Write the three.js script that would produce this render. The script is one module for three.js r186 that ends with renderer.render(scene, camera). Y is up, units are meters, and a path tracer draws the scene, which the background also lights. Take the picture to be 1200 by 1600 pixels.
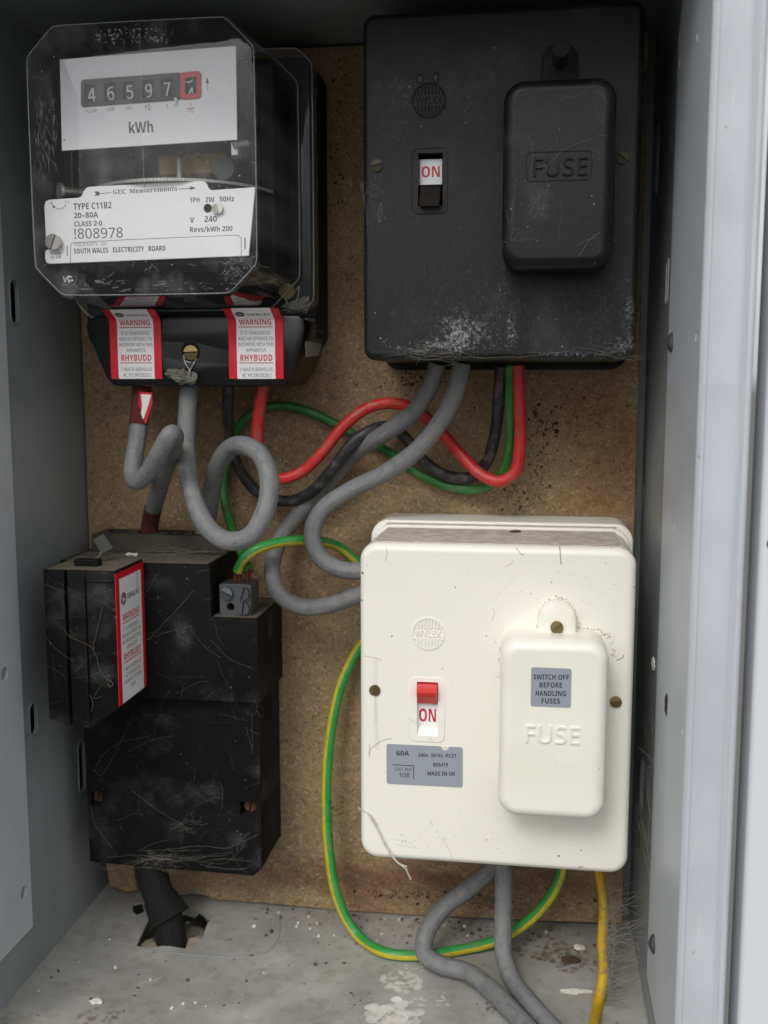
import * as THREE from 'three';
import { mergeGeometries, toCreasedNormals } from 'three/addons/utils/BufferGeometryUtils.js';
import { RoundedBoxGeometry } from 'three/addons/geometries/RoundedBoxGeometry.js';
import { TextGeometry } from 'three/addons/geometries/TextGeometry.js';
import { FontLoader } from 'three/addons/loaders/FontLoader.js';

// ------------------------------------------------------------------ camera, sky, sun, exposure
const scene = new THREE.Scene();
const EYE = 0.54;                                   // metres from the mounting board
const camera = new THREE.PerspectiveCamera(53.13, 0.75, 0.01, 60);
camera.position.set(0, 0, EYE);
camera.rotation.set(THREE.MathUtils.degToRad(-7.125), THREE.MathUtils.degToRad(8.292), 0, 'YXZ');
camera.updateMatrixWorld(true);
camera.focus = 0.455; camera.userData.fStop = 11;   // compact camera, slight softness in front of the gear
scene.add(camera);

const V = (x, y, z) => new THREE.Vector3(x, y, z);
function ray(px, py) { return V(px - 600, -(py - 800), -1600).applyQuaternion(camera.quaternion); }
function P(px, py, z) { const d = ray(px, py); const t = (z - EYE) / d.z; return V(d.x * t, d.y * t, z); }       // on an upright plane parallel to the board
function PF(px, py, Y) { const d = ray(px, py); const t = Y / d.y; return V(d.x * t, Y, EYE + d.z * t); }         // on a level plane
function PX(px, py, X) { const d = ray(px, py); const t = X / d.x; return V(X, d.y * t, EYE + d.z * t); }         // on a side wall

function mulberry(a) { return () => { a |= 0; a = a + 0x6D2B79F5 | 0; let t = Math.imul(a ^ a >>> 15, 1 | a); t = t + Math.imul(t ^ t >>> 7, 61 | t) ^ t; return ((t ^ t >>> 14) >>> 0) / 4294967296; }; }
const rnd = mulberry(20240);
const rr = (a, b) => a + (b - a) * rnd();
function hash(x, y) { let h = Math.imul(x, 374761393) + Math.imul(y, 668265263); h = Math.imul(h ^ (h >>> 13), 1274126177); return ((h ^ (h >>> 16)) >>> 0) / 4294967296; }
function vn(x, y, per = 0) {
  let x0 = Math.floor(x), y0 = Math.floor(y); const fx = x - x0, fy = y - y0;
  const sx = fx * fx * (3 - 2 * fx), sy = fy * fy * (3 - 2 * fy);
  let x1 = x0 + 1, y1 = y0 + 1;
  if (per) { x0 = ((x0 % per) + per) % per; x1 = ((x1 % per) + per) % per; y0 = ((y0 % per) + per) % per; y1 = ((y1 % per) + per) % per; }
  const a = hash(x0, y0), b = hash(x1, y0), c = hash(x0, y1), d = hash(x1, y1);
  return a + (b - a) * sx + (c - a) * sy + (a - b - c + d) * sx * sy;
}
function fbm(x, y, n = 4, per = 0) { let s = 0, a = 0.5, t = 0; for (let i = 0; i < n; i++) { s += a * vn(x, y, per); t += a; a *= 0.5; x *= 2; y *= 2; per *= 2; } return s / t; }

const SUN = V(-0.42, 1.42, 1.55).normalize();
{ // overcast sky: bright cloud layer, a little bluer between the clouds
  const W = 512, H = 256, data = new Float32Array(W * H * 4);
  for (let j = 0; j < H; j++) for (let i = 0; i < W; i++) {
    const el = ((j + 0.5) / H - 0.5) * Math.PI, az = (i + 0.5) / W * Math.PI * 2;
    const cx = Math.cos(el) * Math.cos(az - Math.PI), cy = Math.sin(el), cz = Math.cos(el) * Math.sin(az - Math.PI);
    const c = fbm(cx * 2.3 + cy * 1.7 + 11, cz * 2.3 - cy * 1.3 + 7, 5);
    const k = THREE.MathUtils.smoothstep(c, 0.36, 0.62);
    const up = Math.max(0, cy);
    let L = (0.56 + 0.5 * up) * (0.78 + 0.36 * k);
    let r = L * (0.93 + 0.07 * k), g = L * (0.985 + 0.015 * k), b = L * (1.05 - 0.03 * k);
    const glow = Math.exp(-Math.pow(Math.acos(THREE.MathUtils.clamp(cx * SUN.x + cy * SUN.y + cz * SUN.z, -1, 1)) / 0.5, 2)) * 1.7;   // brighter cloud round the hidden sun
    r += glow; g += glow * 0.99; b += glow * 0.97;
    const below = THREE.MathUtils.smoothstep(-cy, 0.0, 0.1);
    r += (0.17 - r) * below; g += (0.165 - g) * below; b += (0.155 - b) * below;
    const o = (j * W + i) * 4; data[o] = r; data[o + 1] = g; data[o + 2] = b; data[o + 3] = 1;
  }
  const sky = new THREE.DataTexture(data, W, H, THREE.RGBAFormat, THREE.FloatType);
  sky.mapping = THREE.EquirectangularReflectionMapping; sky.magFilter = THREE.LinearFilter; sky.minFilter = THREE.LinearFilter; sky.needsUpdate = true;
  scene.background = sky; scene.environment = sky;
}
const sun = new THREE.DirectionalLight(0xfff9f2, 1.1);   // behind the cloud: a large soft source, above and in front
sun.position.copy(SUN).multiplyScalar(3).add(V(-0.1, -0.05, 0)); sun.target.position.set(-0.1, -0.05, 0);
sun.castShadow = true; sun.shadow.radius = 34; sun.shadow.mapSize.set(2048, 2048);
Object.assign(sun.shadow.camera, { left: -0.6, right: 0.6, top: 0.6, bottom: -0.6, near: 0.5, far: 8 });
scene.add(sun, sun.target);

const renderer = new THREE.WebGLRenderer({ antialias: true });
renderer.toneMapping = THREE.LinearToneMapping;
renderer.toneMappingExposure = 1.0;
renderer.outputColorSpace = THREE.SRGBColorSpace;
renderer.shadowMap.enabled = true; renderer.shadowMap.type = THREE.PCFSoftShadowMap;
renderer.setSize(768, 1024);

// ------------------------------------------------------------------ helpers: things and parts
const used = new Map();
function numbered(n) { const k = used.get(n) || 0; used.set(n, k + 1); return k ? n + '_' + String(k).padStart(3, '0') : n; }
const offs = new WeakMap();
function thing(name, label, category, at, group) {
  const o = new THREE.Group(); o.name = numbered(name); o.position.copy(at); o.userData = { label, category };
  if (group) o.userData.group = group;
  offs.set(o, at.clone()); scene.add(o); return o;
}
function add(parent, name, geo, mat, label) {                        // geometry is given in world metres
  const o = offs.get(parent);
  if (o) geo.translate(-o.x, -o.y, -o.z);
  const m = new THREE.Mesh(geo, mat); m.name = name; m.castShadow = m.receiveShadow = true;
  if (label) m.userData.label = label;
  parent.add(m); if (o) offs.set(m, o);
  return m;
}
const prep = (g) => { const q = g.index ? g.toNonIndexed() : g; for (const k of Object.keys(q.attributes)) if (!['position', 'normal', 'uv'].includes(k)) q.deleteAttribute(k); if (!q.attributes.uv) q.setAttribute('uv', new THREE.BufferAttribute(new Float32Array(q.attributes.position.count * 2), 2)); q.morphAttributes = {}; return q; };
const merge = (list) => mergeGeometries(list.map(prep), false);

// uv in metres * scale, by the way a face points
function boxUV(g, s = 1, ox = 0, oy = 0) {
  g = prep(g); const p = g.attributes.position, n = g.attributes.normal, u = g.attributes.uv;
  for (let i = 0; i < p.count; i++) {
    const ax = Math.abs(n.getX(i)), ay = Math.abs(n.getY(i)), az = Math.abs(n.getZ(i));
    if (az >= ax && az >= ay) u.setXY(i, p.getX(i) * s + ox, p.getY(i) * s + oy);
    else if (ax >= ay) u.setXY(i, p.getZ(i) * s + ox, p.getY(i) * s + oy);
    else u.setXY(i, p.getX(i) * s + ox, p.getZ(i) * s + oy);
  }
  u.needsUpdate = true; return g;
}
function planeUV(g, x0, x1, y0, y1) {
  g = prep(g); const p = g.attributes.position, u = g.attributes.uv;
  for (let i = 0; i < p.count; i++) u.setXY(i, (p.getX(i) - x0) / (x1 - x0), (p.getY(i) - y0) / (y1 - y0));
  return g;
}
function rrShape(x0, x1, y0, y1, r, S = THREE.Shape) {
  const s = new S();
  s.moveTo(x0 + r, y0); s.lineTo(x1 - r, y0); s.absarc(x1 - r, y0 + r, r, -Math.PI / 2, 0); s.lineTo(x1, y1 - r); s.absarc(x1 - r, y1 - r, r, 0, Math.PI / 2);
  s.lineTo(x0 + r, y1); s.absarc(x0 + r, y1 - r, r, Math.PI / 2, Math.PI); s.lineTo(x0, y0 + r); s.absarc(x0 + r, y0 + r, r, Math.PI, Math.PI * 1.5);
  return s;
}
function extrude(shape, z0, z1, bevel = 0, seg = 3, curve = 8) {     // bevel stays inside z0..z1, outline grows by bevel
  const g = new THREE.ExtrudeGeometry(shape, { depth: z1 - z0 - 2 * bevel, bevelEnabled: bevel > 0, bevelSize: bevel, bevelThickness: bevel, bevelSegments: seg, curveSegments: curve });
  g.translate(0, 0, z0 + bevel); return bevel ? toCreasedNormals(prep(g), 0.7) : prep(g);
}
// plate with rounded outline and a quarter-round front edge, true normals; hole = [x0, x1, y0, y1] through the front face
function slab(x0, x1, y0, y1, z0, z1, r, bev = 0.0006, seg = 4, hole) {
  r = Math.max(r, bev + 0.0001); const NC = 10, rings = [[0, z0, 0]]; for (let i = 0; i <= seg; i++) { const a = i / seg * Math.PI / 2; rings.push([bev * (1 - Math.cos(a)), z1 - bev + bev * Math.sin(a), a]); }
  const ring = (ins, z, a) => { const q = r - ins, out = []; [[x1 - r, y0 + r, -0.5], [x1 - r, y1 - r, 0], [x0 + r, y1 - r, 0.5], [x0 + r, y0 + r, 1]].forEach(([cx, cy, s]) => { for (let i = 0; i <= NC; i++) { const t = (s + i / NC / 2) * Math.PI, c = Math.cos(t), w = Math.sin(t); out.push([cx + q * c, cy + q * w, z, c * Math.cos(a), w * Math.cos(a), Math.sin(a)]); } }); out.push(out[0]); return out; };
  const pos = [], nor = [], put = (p) => { pos.push(p[0], p[1], p[2]); nor.push(p[3], p[4], p[5]); };
  for (let k = 0; k < rings.length - 1; k++) { const A = ring(...rings[k]), B = ring(...rings[k + 1]); for (let i = 0; i < A.length - 1; i++) { put(A[i]); put(A[i + 1]); put(B[i + 1]); put(A[i]); put(B[i + 1]); put(B[i]); } }
  const g = new THREE.BufferGeometry(); g.setAttribute('position', new THREE.Float32BufferAttribute(pos, 3)); g.setAttribute('normal', new THREE.Float32BufferAttribute(nor, 3));
  const face = (z, ins, flip) => { const s = rrShape(x0 + ins, x1 - ins, y0 + ins, y1 - ins, Math.max(0.00005, r - ins)); if (hole) s.holes.push(rrShape(hole[0], hole[1], hole[2], hole[3], 0.0003, THREE.Path)); const f = prep(new THREE.ShapeGeometry(s, NC)); if (flip) f.scale(1, 1, -1); f.translate(0, 0, z); return f; };
  const list = [g, face(z1, bev, false)]; if (!hole) list.push(face(z0, 0, true));
  return merge(list);
}
function rbox(x0, x1, y0, y1, z0, z1, r = 0.0005) { const g = new RoundedBoxGeometry(x1 - x0, y1 - y0, z1 - z0, 2, r); g.translate((x0 + x1) / 2, (y0 + y1) / 2, (z0 + z1) / 2); return prep(g); }
function poly(pts, S = THREE.Shape) { const s = new S(); pts.forEach((p, i) => i ? s.lineTo(p.x, p.y) : s.moveTo(p.x, p.y)); s.closePath?.(); return s; }
function rodGeo(a, b, r, seg = 20, r2 = r) {
  const d = b.clone().sub(a), g = new THREE.CylinderGeometry(r2, r, d.length(), seg);
  g.translate(0, d.length() / 2, 0); g.applyQuaternion(new THREE.Quaternion().setFromUnitVectors(V(0, 1, 0), d.normalize())); g.translate(a.x, a.y, a.z); return prep(g);
}
function tubeGeo(pts, r, seg = 120, rad = 14, t = 'centripetal') { return prep(new THREE.TubeGeometry(new THREE.CatmullRomCurve3(pts, false, t), seg, r, rad)); }
function slotHead(c, r, ang = 0.4, h = 0.0016, slot = 0.22) {        // slotted screw head facing +z
  const out = []; const w = r * slot;
  const base = new THREE.CylinderGeometry(r, r, h * 0.5, 24); base.rotateX(Math.PI / 2); base.translate(0, 0, h * 0.25); out.push(base);
  for (const s of [1, -1]) {
    const sh = new THREE.Shape(), a0 = Math.asin(w / r); sh.absarc(0, 0, r * 0.96, a0, Math.PI - a0); sh.closePath();
    const g = extrude(sh, h * 0.45, h, h * 0.12, 2, 12); if (s < 0) g.rotateZ(Math.PI); out.push(g);
  }
  const g = merge(out); g.rotateZ(ang); g.translate(c.x, c.y, c.z); return g;
}
const font = await new FontLoader().loadAsync('fonts/droid/droid_sans_regular.typeface.json');
const fontB = await new FontLoader().loadAsync('fonts/droid/droid_sans_bold.typeface.json');
function textGeo(str, x0, x1, y0, y1, z0, z1, f = font, bevel = 0.0001) {   // fills the given box
  const g = new TextGeometry(str, { font: f, size: 1, depth: 0.1, curveSegments: 4, bevelEnabled: false }); g.computeBoundingBox(); const b = g.boundingBox;
  g.translate(-b.min.x, -b.min.y, -b.min.z); g.scale((x1 - x0) / (b.max.x - b.min.x), (y1 - y0) / (b.max.y - b.min.y), (z1 - z0) / (b.max.z - b.min.z)); g.translate(x0, y0, z0);
  g.computeVertexNormals(); return prep(g);
}

// ------------------------------------------------------------------ helpers: textures
function finishTex(t, repeat) { t.colorSpace = THREE.SRGBColorSpace; t.magFilter = THREE.LinearFilter; t.minFilter = THREE.LinearMipmapLinearFilter; t.generateMipmaps = true; t.anisotropy = 8; if (repeat) t.wrapS = t.wrapT = THREE.RepeatWrapping; t.needsUpdate = true; return t; }
function canvas(w, h) { const c = document.createElement('canvas'); c.width = Math.round(w); c.height = Math.round(h); return [c, c.getContext('2d')]; }
function fillNoise(ctx, w, h, fn) {
  const im = ctx.createImageData(w, h), d = im.data;
  for (let j = 0; j < h; j++) for (let i = 0; i < w; i++) { const c = fn(i, j), o = (j * w + i) * 4; d[o] = c[0]; d[o + 1] = c[1]; d[o + 2] = c[2]; d[o + 3] = c[3] === undefined ? 255 : c[3]; }
  ctx.putImageData(im, 0, 0);
}
function noiseTex(n, fn, repeat = true, colour = true) { const [c, ctx] = canvas(n, n); fillNoise(ctx, n, n, fn); const t = finishTex(new THREE.CanvasTexture(c), repeat); if (!colour) t.colorSpace = THREE.NoColorSpace; return t; }
// a canvas for a face parallel to the board; after it is made, ctx draws in photograph pixels
function faceCanvas(x0, x1, y0, y1, z, perMM, base) {
  const W = Math.round((x1 - x0) * 1000 * perMM), H = Math.round((y1 - y0) * 1000 * perMM), [c, ctx] = canvas(W, H);
  if (typeof base === 'function') fillNoise(ctx, W, H, (i, j) => base(i / perMM, j / perMM)); else { ctx.fillStyle = base; ctx.fillRect(0, 0, W, H); }
  // pixel of the photograph that shows the centre of the face, then the local linear map
  const mid = V((x0 + x1) / 2, (y0 + y1) / 2, z), q = mid.clone().project(camera), cx = (q.x + 1) * 600, cy = (1 - q.y) * 800;
  const o = P(cx, cy, z), ex = P(cx + 30, cy, z).sub(o).divideScalar(30), ey = P(cx, cy + 30, z).sub(o).divideScalar(30), K = perMM * 1000;
  const a = ex.x * K, b = -ex.y * K, cc = ey.x * K, d = -ey.y * K;
  ctx.setTransform(a, b, cc, d, (o.x - x0) * K - a * cx - cc * cy, (y1 - o.y) * K - b * cx - d * cy);
  return [c, ctx];
}
// text from x0 to x1 on a baseline, capitals of height h, turned by slope
function say(ctx, str, x0, x1, y, h, { f = 'sans-serif', w = '', col = '#2a2c33', slope = 0 } = {}) {
  ctx.save(); ctx.translate(x0, y); ctx.rotate(Math.atan(slope)); ctx.font = `${w} 100px ${f}`; ctx.fillStyle = col; ctx.textBaseline = 'alphabetic'; ctx.textAlign = 'left';
  const m = ctx.measureText(str); ctx.scale((x1 - x0) / m.width, h / 72); ctx.fillText(str, 0, 0); ctx.restore();
}
function specks(ctx, n, x0, x1, y0, y1, cols, s0, s1, rng = rnd) { for (let i = 0; i < n; i++) { ctx.fillStyle = cols[Math.floor(rng() * cols.length)]; ctx.beginPath(); const s = s0 + (s1 - s0) * rng() * rng(); ctx.ellipse(x0 + (x1 - x0) * rng(), y0 + (y1 - y0) * rng(), s * (0.5 + rng()), s * (0.5 + rng() * 0.7), rng() * 3, 0, 7); ctx.fill(); } }
function scratch(ctx, pts, col, lw) { ctx.strokeStyle = col; ctx.lineWidth = lw; ctx.lineCap = 'round'; ctx.lineJoin = 'round'; ctx.beginPath(); pts.forEach((p, i) => i ? ctx.lineTo(p[0], p[1]) : ctx.moveTo(p[0], p[1])); ctx.stroke(); }

const grainBump = noiseTex(512, (i, j) => { const v = 255 * (0.55 * fbm(i / 8, j / 8, 3, 64) + 0.45 * hash(i, j)); return [v, v, v]; }, true, false);
const softBump = noiseTex(512, (i, j) => { const v = 255 * fbm(i / 32, j / 32, 4, 16); return [v, v, v]; }, true, false);
const roughVar = noiseTex(512, (i, j) => { const v = 255 * (0.55 + 0.45 * fbm(i / 64 + 3, j / 64, 4, 8)); return [v, v, v]; }, true, false);

// grey-blue stove paint of the cabinet, with small marks
const paintTex = (() => {
  const n = 1024, [c, ctx] = canvas(n, n);
  fillNoise(ctx, n, n, (i, j) => { const b = fbm(i / 128, j / 128, 4, 8) - 0.5, f = hash(i, j) - 0.5, k = 1 + b * 0.16 + f * 0.05; return [143 * k, 149 * k, 151 * k]; });
  const g = mulberry(5);
  specks(ctx, 260, 0, n, 0, n, ['rgba(60,55,48,0.5)', 'rgba(225,225,220,0.5)', 'rgba(95,80,62,0.45)', 'rgba(40,40,42,0.5)'], 0.7, 3.2, g);
  for (let i = 0; i < 46; i++) { const x = g() * n, y = g() * n, a = g() * 6.3, l = 10 + g() * 70; scratch(ctx, [[x, y], [x + Math.cos(a) * l * 0.5 + g() * 6, y + Math.sin(a) * l * 0.5], [x + Math.cos(a) * l, y + Math.sin(a) * l]], g() < 0.6 ? 'rgba(205,208,208,0.22)' : 'rgba(70,66,60,0.25)', 0.8 + g()); }
  return finishTex(new THREE.CanvasTexture(c), true);
})();
// old black moulding, dusty film with threads and specks
function blackTex(seed, dust) {
  const n = 1024, [c, ctx] = canvas(n, n), g = mulberry(seed);
  fillNoise(ctx, n, n, (i, j) => { const b = fbm(i / 64 + seed, j / 64, 5, 16), s = Math.max(0, b - 0.5) * 2 * dust, f = hash(i + seed, j); const v = 14 + 62 * s * (0.6 + 0.8 * fbm(i / 9, j / 5, 2)) + 8 * (f - 0.5) + (f > 0.985 ? 34 * dust : 0); return [v, v * 1.01, v * 1.02]; });
  specks(ctx, 420, 0, n, 0, n, ['rgba(190,186,175,0.55)', 'rgba(120,112,98,0.5)', 'rgba(215,215,212,0.5)'], 0.6, 2.6, g);
  for (let i = 0; i < 200; i++) { let x = g() * n, y = g() * n, a = g() * 6.3; const p = [[x, y]]; for (let k = 0; k < 6; k++) { a += (g() - 0.5) * 0.8; x += Math.cos(a) * 14; y += Math.sin(a) * 14; p.push([x, y]); } scratch(ctx, p, `rgba(165,160,148,${0.12 + 0.22 * g()})`, 0.6 + g() * 1.1); }
  return finishTex(new THREE.CanvasTexture(c), true);
}
const dustTex = noiseTex(512, (i, j) => { const b = fbm(i / 16, j / 16, 4, 32), f = hash(i, j); const k = 0.82 + 0.3 * b + 0.16 * (f - 0.5); return [200 * k, 191 * k, 176 * k]; });
const M = {};
const std = (o) => new THREE.MeshStandardMaterial(o);
M.paint = std({ map: paintTex, roughness: 0.5, roughnessMap: roughVar, bumpMap: softBump, bumpScale: 0.0004 });
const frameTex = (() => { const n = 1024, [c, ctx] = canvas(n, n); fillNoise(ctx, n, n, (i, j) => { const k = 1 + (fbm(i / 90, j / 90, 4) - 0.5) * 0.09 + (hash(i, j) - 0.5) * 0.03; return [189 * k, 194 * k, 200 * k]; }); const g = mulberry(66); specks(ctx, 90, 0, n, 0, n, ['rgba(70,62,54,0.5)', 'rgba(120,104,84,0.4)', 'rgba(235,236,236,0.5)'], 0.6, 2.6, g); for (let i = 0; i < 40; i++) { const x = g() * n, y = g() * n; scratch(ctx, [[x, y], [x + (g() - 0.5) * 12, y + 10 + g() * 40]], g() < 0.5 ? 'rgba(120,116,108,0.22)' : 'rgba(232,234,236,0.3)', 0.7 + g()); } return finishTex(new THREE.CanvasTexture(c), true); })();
M.framePaint = std({ map: frameTex, roughness: 0.4, bumpMap: softBump, bumpScale: 0.0002 });   // paler grey shared by the front frame and the side strips
M.doorPaint = std({ color: 0xd3d7da, roughness: 0.45, bumpMap: softBump, bumpScale: 0.0003 });
M.shell = std({ color: 0x3a3c3c, roughness: 0.9 });
const blackA = blackTex(3, 0.75), blackB = blackTex(17, 0.9);
const phys = (o) => new THREE.MeshPhysicalMaterial(o);
M.black = phys({ specularIntensity: 0.5, map: blackA, roughness: 0.5, bumpMap: grainBump, bumpScale: 0.00008 });
M.blackDusty = phys({ specularIntensity: 0.3, map: blackB, roughness: 0.6, bumpMap: grainBump, bumpScale: 0.00012 });
M.gloss = std({ color: 0x0d0e10, roughness: 0.28, bumpMap: softBump, bumpScale: 0.0001 });
M.dark = std({ color: 0x121315, roughness: 0.75 });
M.dust = std({ map: dustTex, roughness: 1, bumpMap: grainBump, bumpScale: 0.0003 });
M.dustDark = std({ map: dustTex, color: 0x827e79, roughness: 1, bumpMap: grainBump, bumpScale: 0.0003 });
const creamTex = (() => { const n = 1024, [c, ctx] = canvas(n, n); fillNoise(ctx, n, n, (i, j) => { const b = fbm(i / 128, j / 128, 5, 8) - 0.5, k = 1 + 0.05 * b + 0.012 * (hash(i, j) - 0.5); return [238 * k, 236 * k, 224 * k * (1 + 0.06 * b)]; }); const g = mulberry(23); specks(ctx, 120, 0, n, 0, n, ['rgba(110,88,66,0.6)', 'rgba(150,132,108,0.5)'], 0.4, 1.9, g); for (let i = 0; i < 60; i++) { const x = g() * n, y = g() * n, a = g() * 6.3, l = 6 + g() * 30; scratch(ctx, [[x, y], [x + Math.cos(a) * l * 0.5 + 3, y + Math.sin(a) * l * 0.5], [x + Math.cos(a) * l, y + Math.sin(a) * l]], `rgba(120,108,94,${0.1 + 0.2 * g()})`, 0.7); } return finishTex(new THREE.CanvasTexture(c), true); })();
M.cream = std({ map: creamTex, roughness: 0.34, bumpMap: softBump, bumpScale: 0.00005 });
M.steel = std({ color: 0xb9b7ae, roughness: 0.35, metalness: 0.9, bumpMap: grainBump, bumpScale: 0.00006 });
M.brass = std({ color: 0x857550, roughness: 0.42, metalness: 0.9, bumpMap: grainBump, bumpScale: 0.00008 });
M.oldBrass = std({ color: 0x4c463a, roughness: 0.55, metalness: 0.7, bumpMap: grainBump, bumpScale: 0.0001 });
M.zinc = std({ color: 0x626568, roughness: 0.5, metalness: 0.75, bumpMap: grainBump, bumpScale: 0.0002 });
M.rust = std({ color: 0x5a3a30, roughness: 0.95, bumpMap: grainBump, bumpScale: 0.0006 });
M.lead = std({ color: 0x8b8a80, roughness: 0.7, metalness: 0.35, bumpMap: grainBump, bumpScale: 0.0005 });
M.wire = std({ color: 0xa9aaa6, roughness: 0.45, metalness: 0.7 });
M.copper = std({ color: 0x6b4027, roughness: 0.55, metalness: 0.6 });
const coverFilm = (() => { // grease, dust and scratches on the old plastic: white = clear
  const [c, ctx] = faceCanvas(-0.2305, -0.1025, 0.03, 0.1605, 0.107, 8, (x, y) => { const b = fbm(x / 9, y / 12, 5), f = hash(Math.floor(x * 8), Math.floor(y * 8)); const v = 253 - 20 * Math.max(0, b - 0.44) * 2 - (f > 0.994 ? 40 : 0); return [v, v, v]; });
  const g = mulberry(140); ctx.globalAlpha = 1; const line = (x, y, dx, dy, a, w) => scratch(ctx, [[x, y], [x + dx * 0.5 + (g() - 0.5) * 3, y + dy * 0.5], [x + dx, y + dy]], `rgba(120,120,120,${a})`, w);
  for (let i = 0; i < 110; i++) line(52 + g() * 34, 150 + g() * 110, (g() - 0.3) * 10, 4 + g() * 14, 0.12 + 0.2 * g(), 0.6);
  for (let i = 0; i < 70; i++) line(60 + g() * 330, 40 + g() * 400, (g() - 0.5) * 26, (g() - 0.5) * 26, 0.15 + 0.25 * g(), 0.6);
  for (let i = 0; i < 150; i++) line(350 + g() * 55, 395 + g() * 45, (g() - 0.5) * 16, (g() - 0.5) * 14, 0.1 + 0.2 * g(), 0.7);
  for (let i = 0; i < 60; i++) line(55 + g() * 330, 440 + g() * 18, (g() - 0.5) * 26, (g() - 0.5) * 4, 0.2 + 0.3 * g(), 0.8);
  line(217, 40, 8, 250, 0.35, 0.7);
  specks(ctx, 260, 50, 400, 40, 455, ['rgba(110,110,110,0.6)', 'rgba(140,140,140,0.5)'], 0.3, 1.4, g); specks(ctx, 40, 95, 110, 436, 445, ['rgba(60,60,60,0.7)'], 0.5, 2, g); specks(ctx, 160, 150, 260, 48, 70, ['rgba(120,120,120,0.45)'], 0.5, 2.6, g);
  const t = finishTex(new THREE.CanvasTexture(c)); t.colorSpace = THREE.NoColorSpace; return t;
})();
M.edge = new THREE.MeshPhysicalMaterial({ color: 0xe6ecf0, roughness: 0.1, transmission: 0.88, thickness: 0, ior: 1.5 });  // milky tint of the beads that imitate highlights on the cover
M.clear = new THREE.MeshPhysicalMaterial({ color: 0xffffff, roughness: 0.03, transmission: 1, transmissionMap: coverFilm, thickness: 0, ior: 1.5, clearcoat: 0.35, clearcoatRoughness: 0.03 });
M.web = std({ color: 0x8d897f, roughness: 1 });
M.fluff = std({ color: 0xc9c5ba, roughness: 1 });

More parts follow.
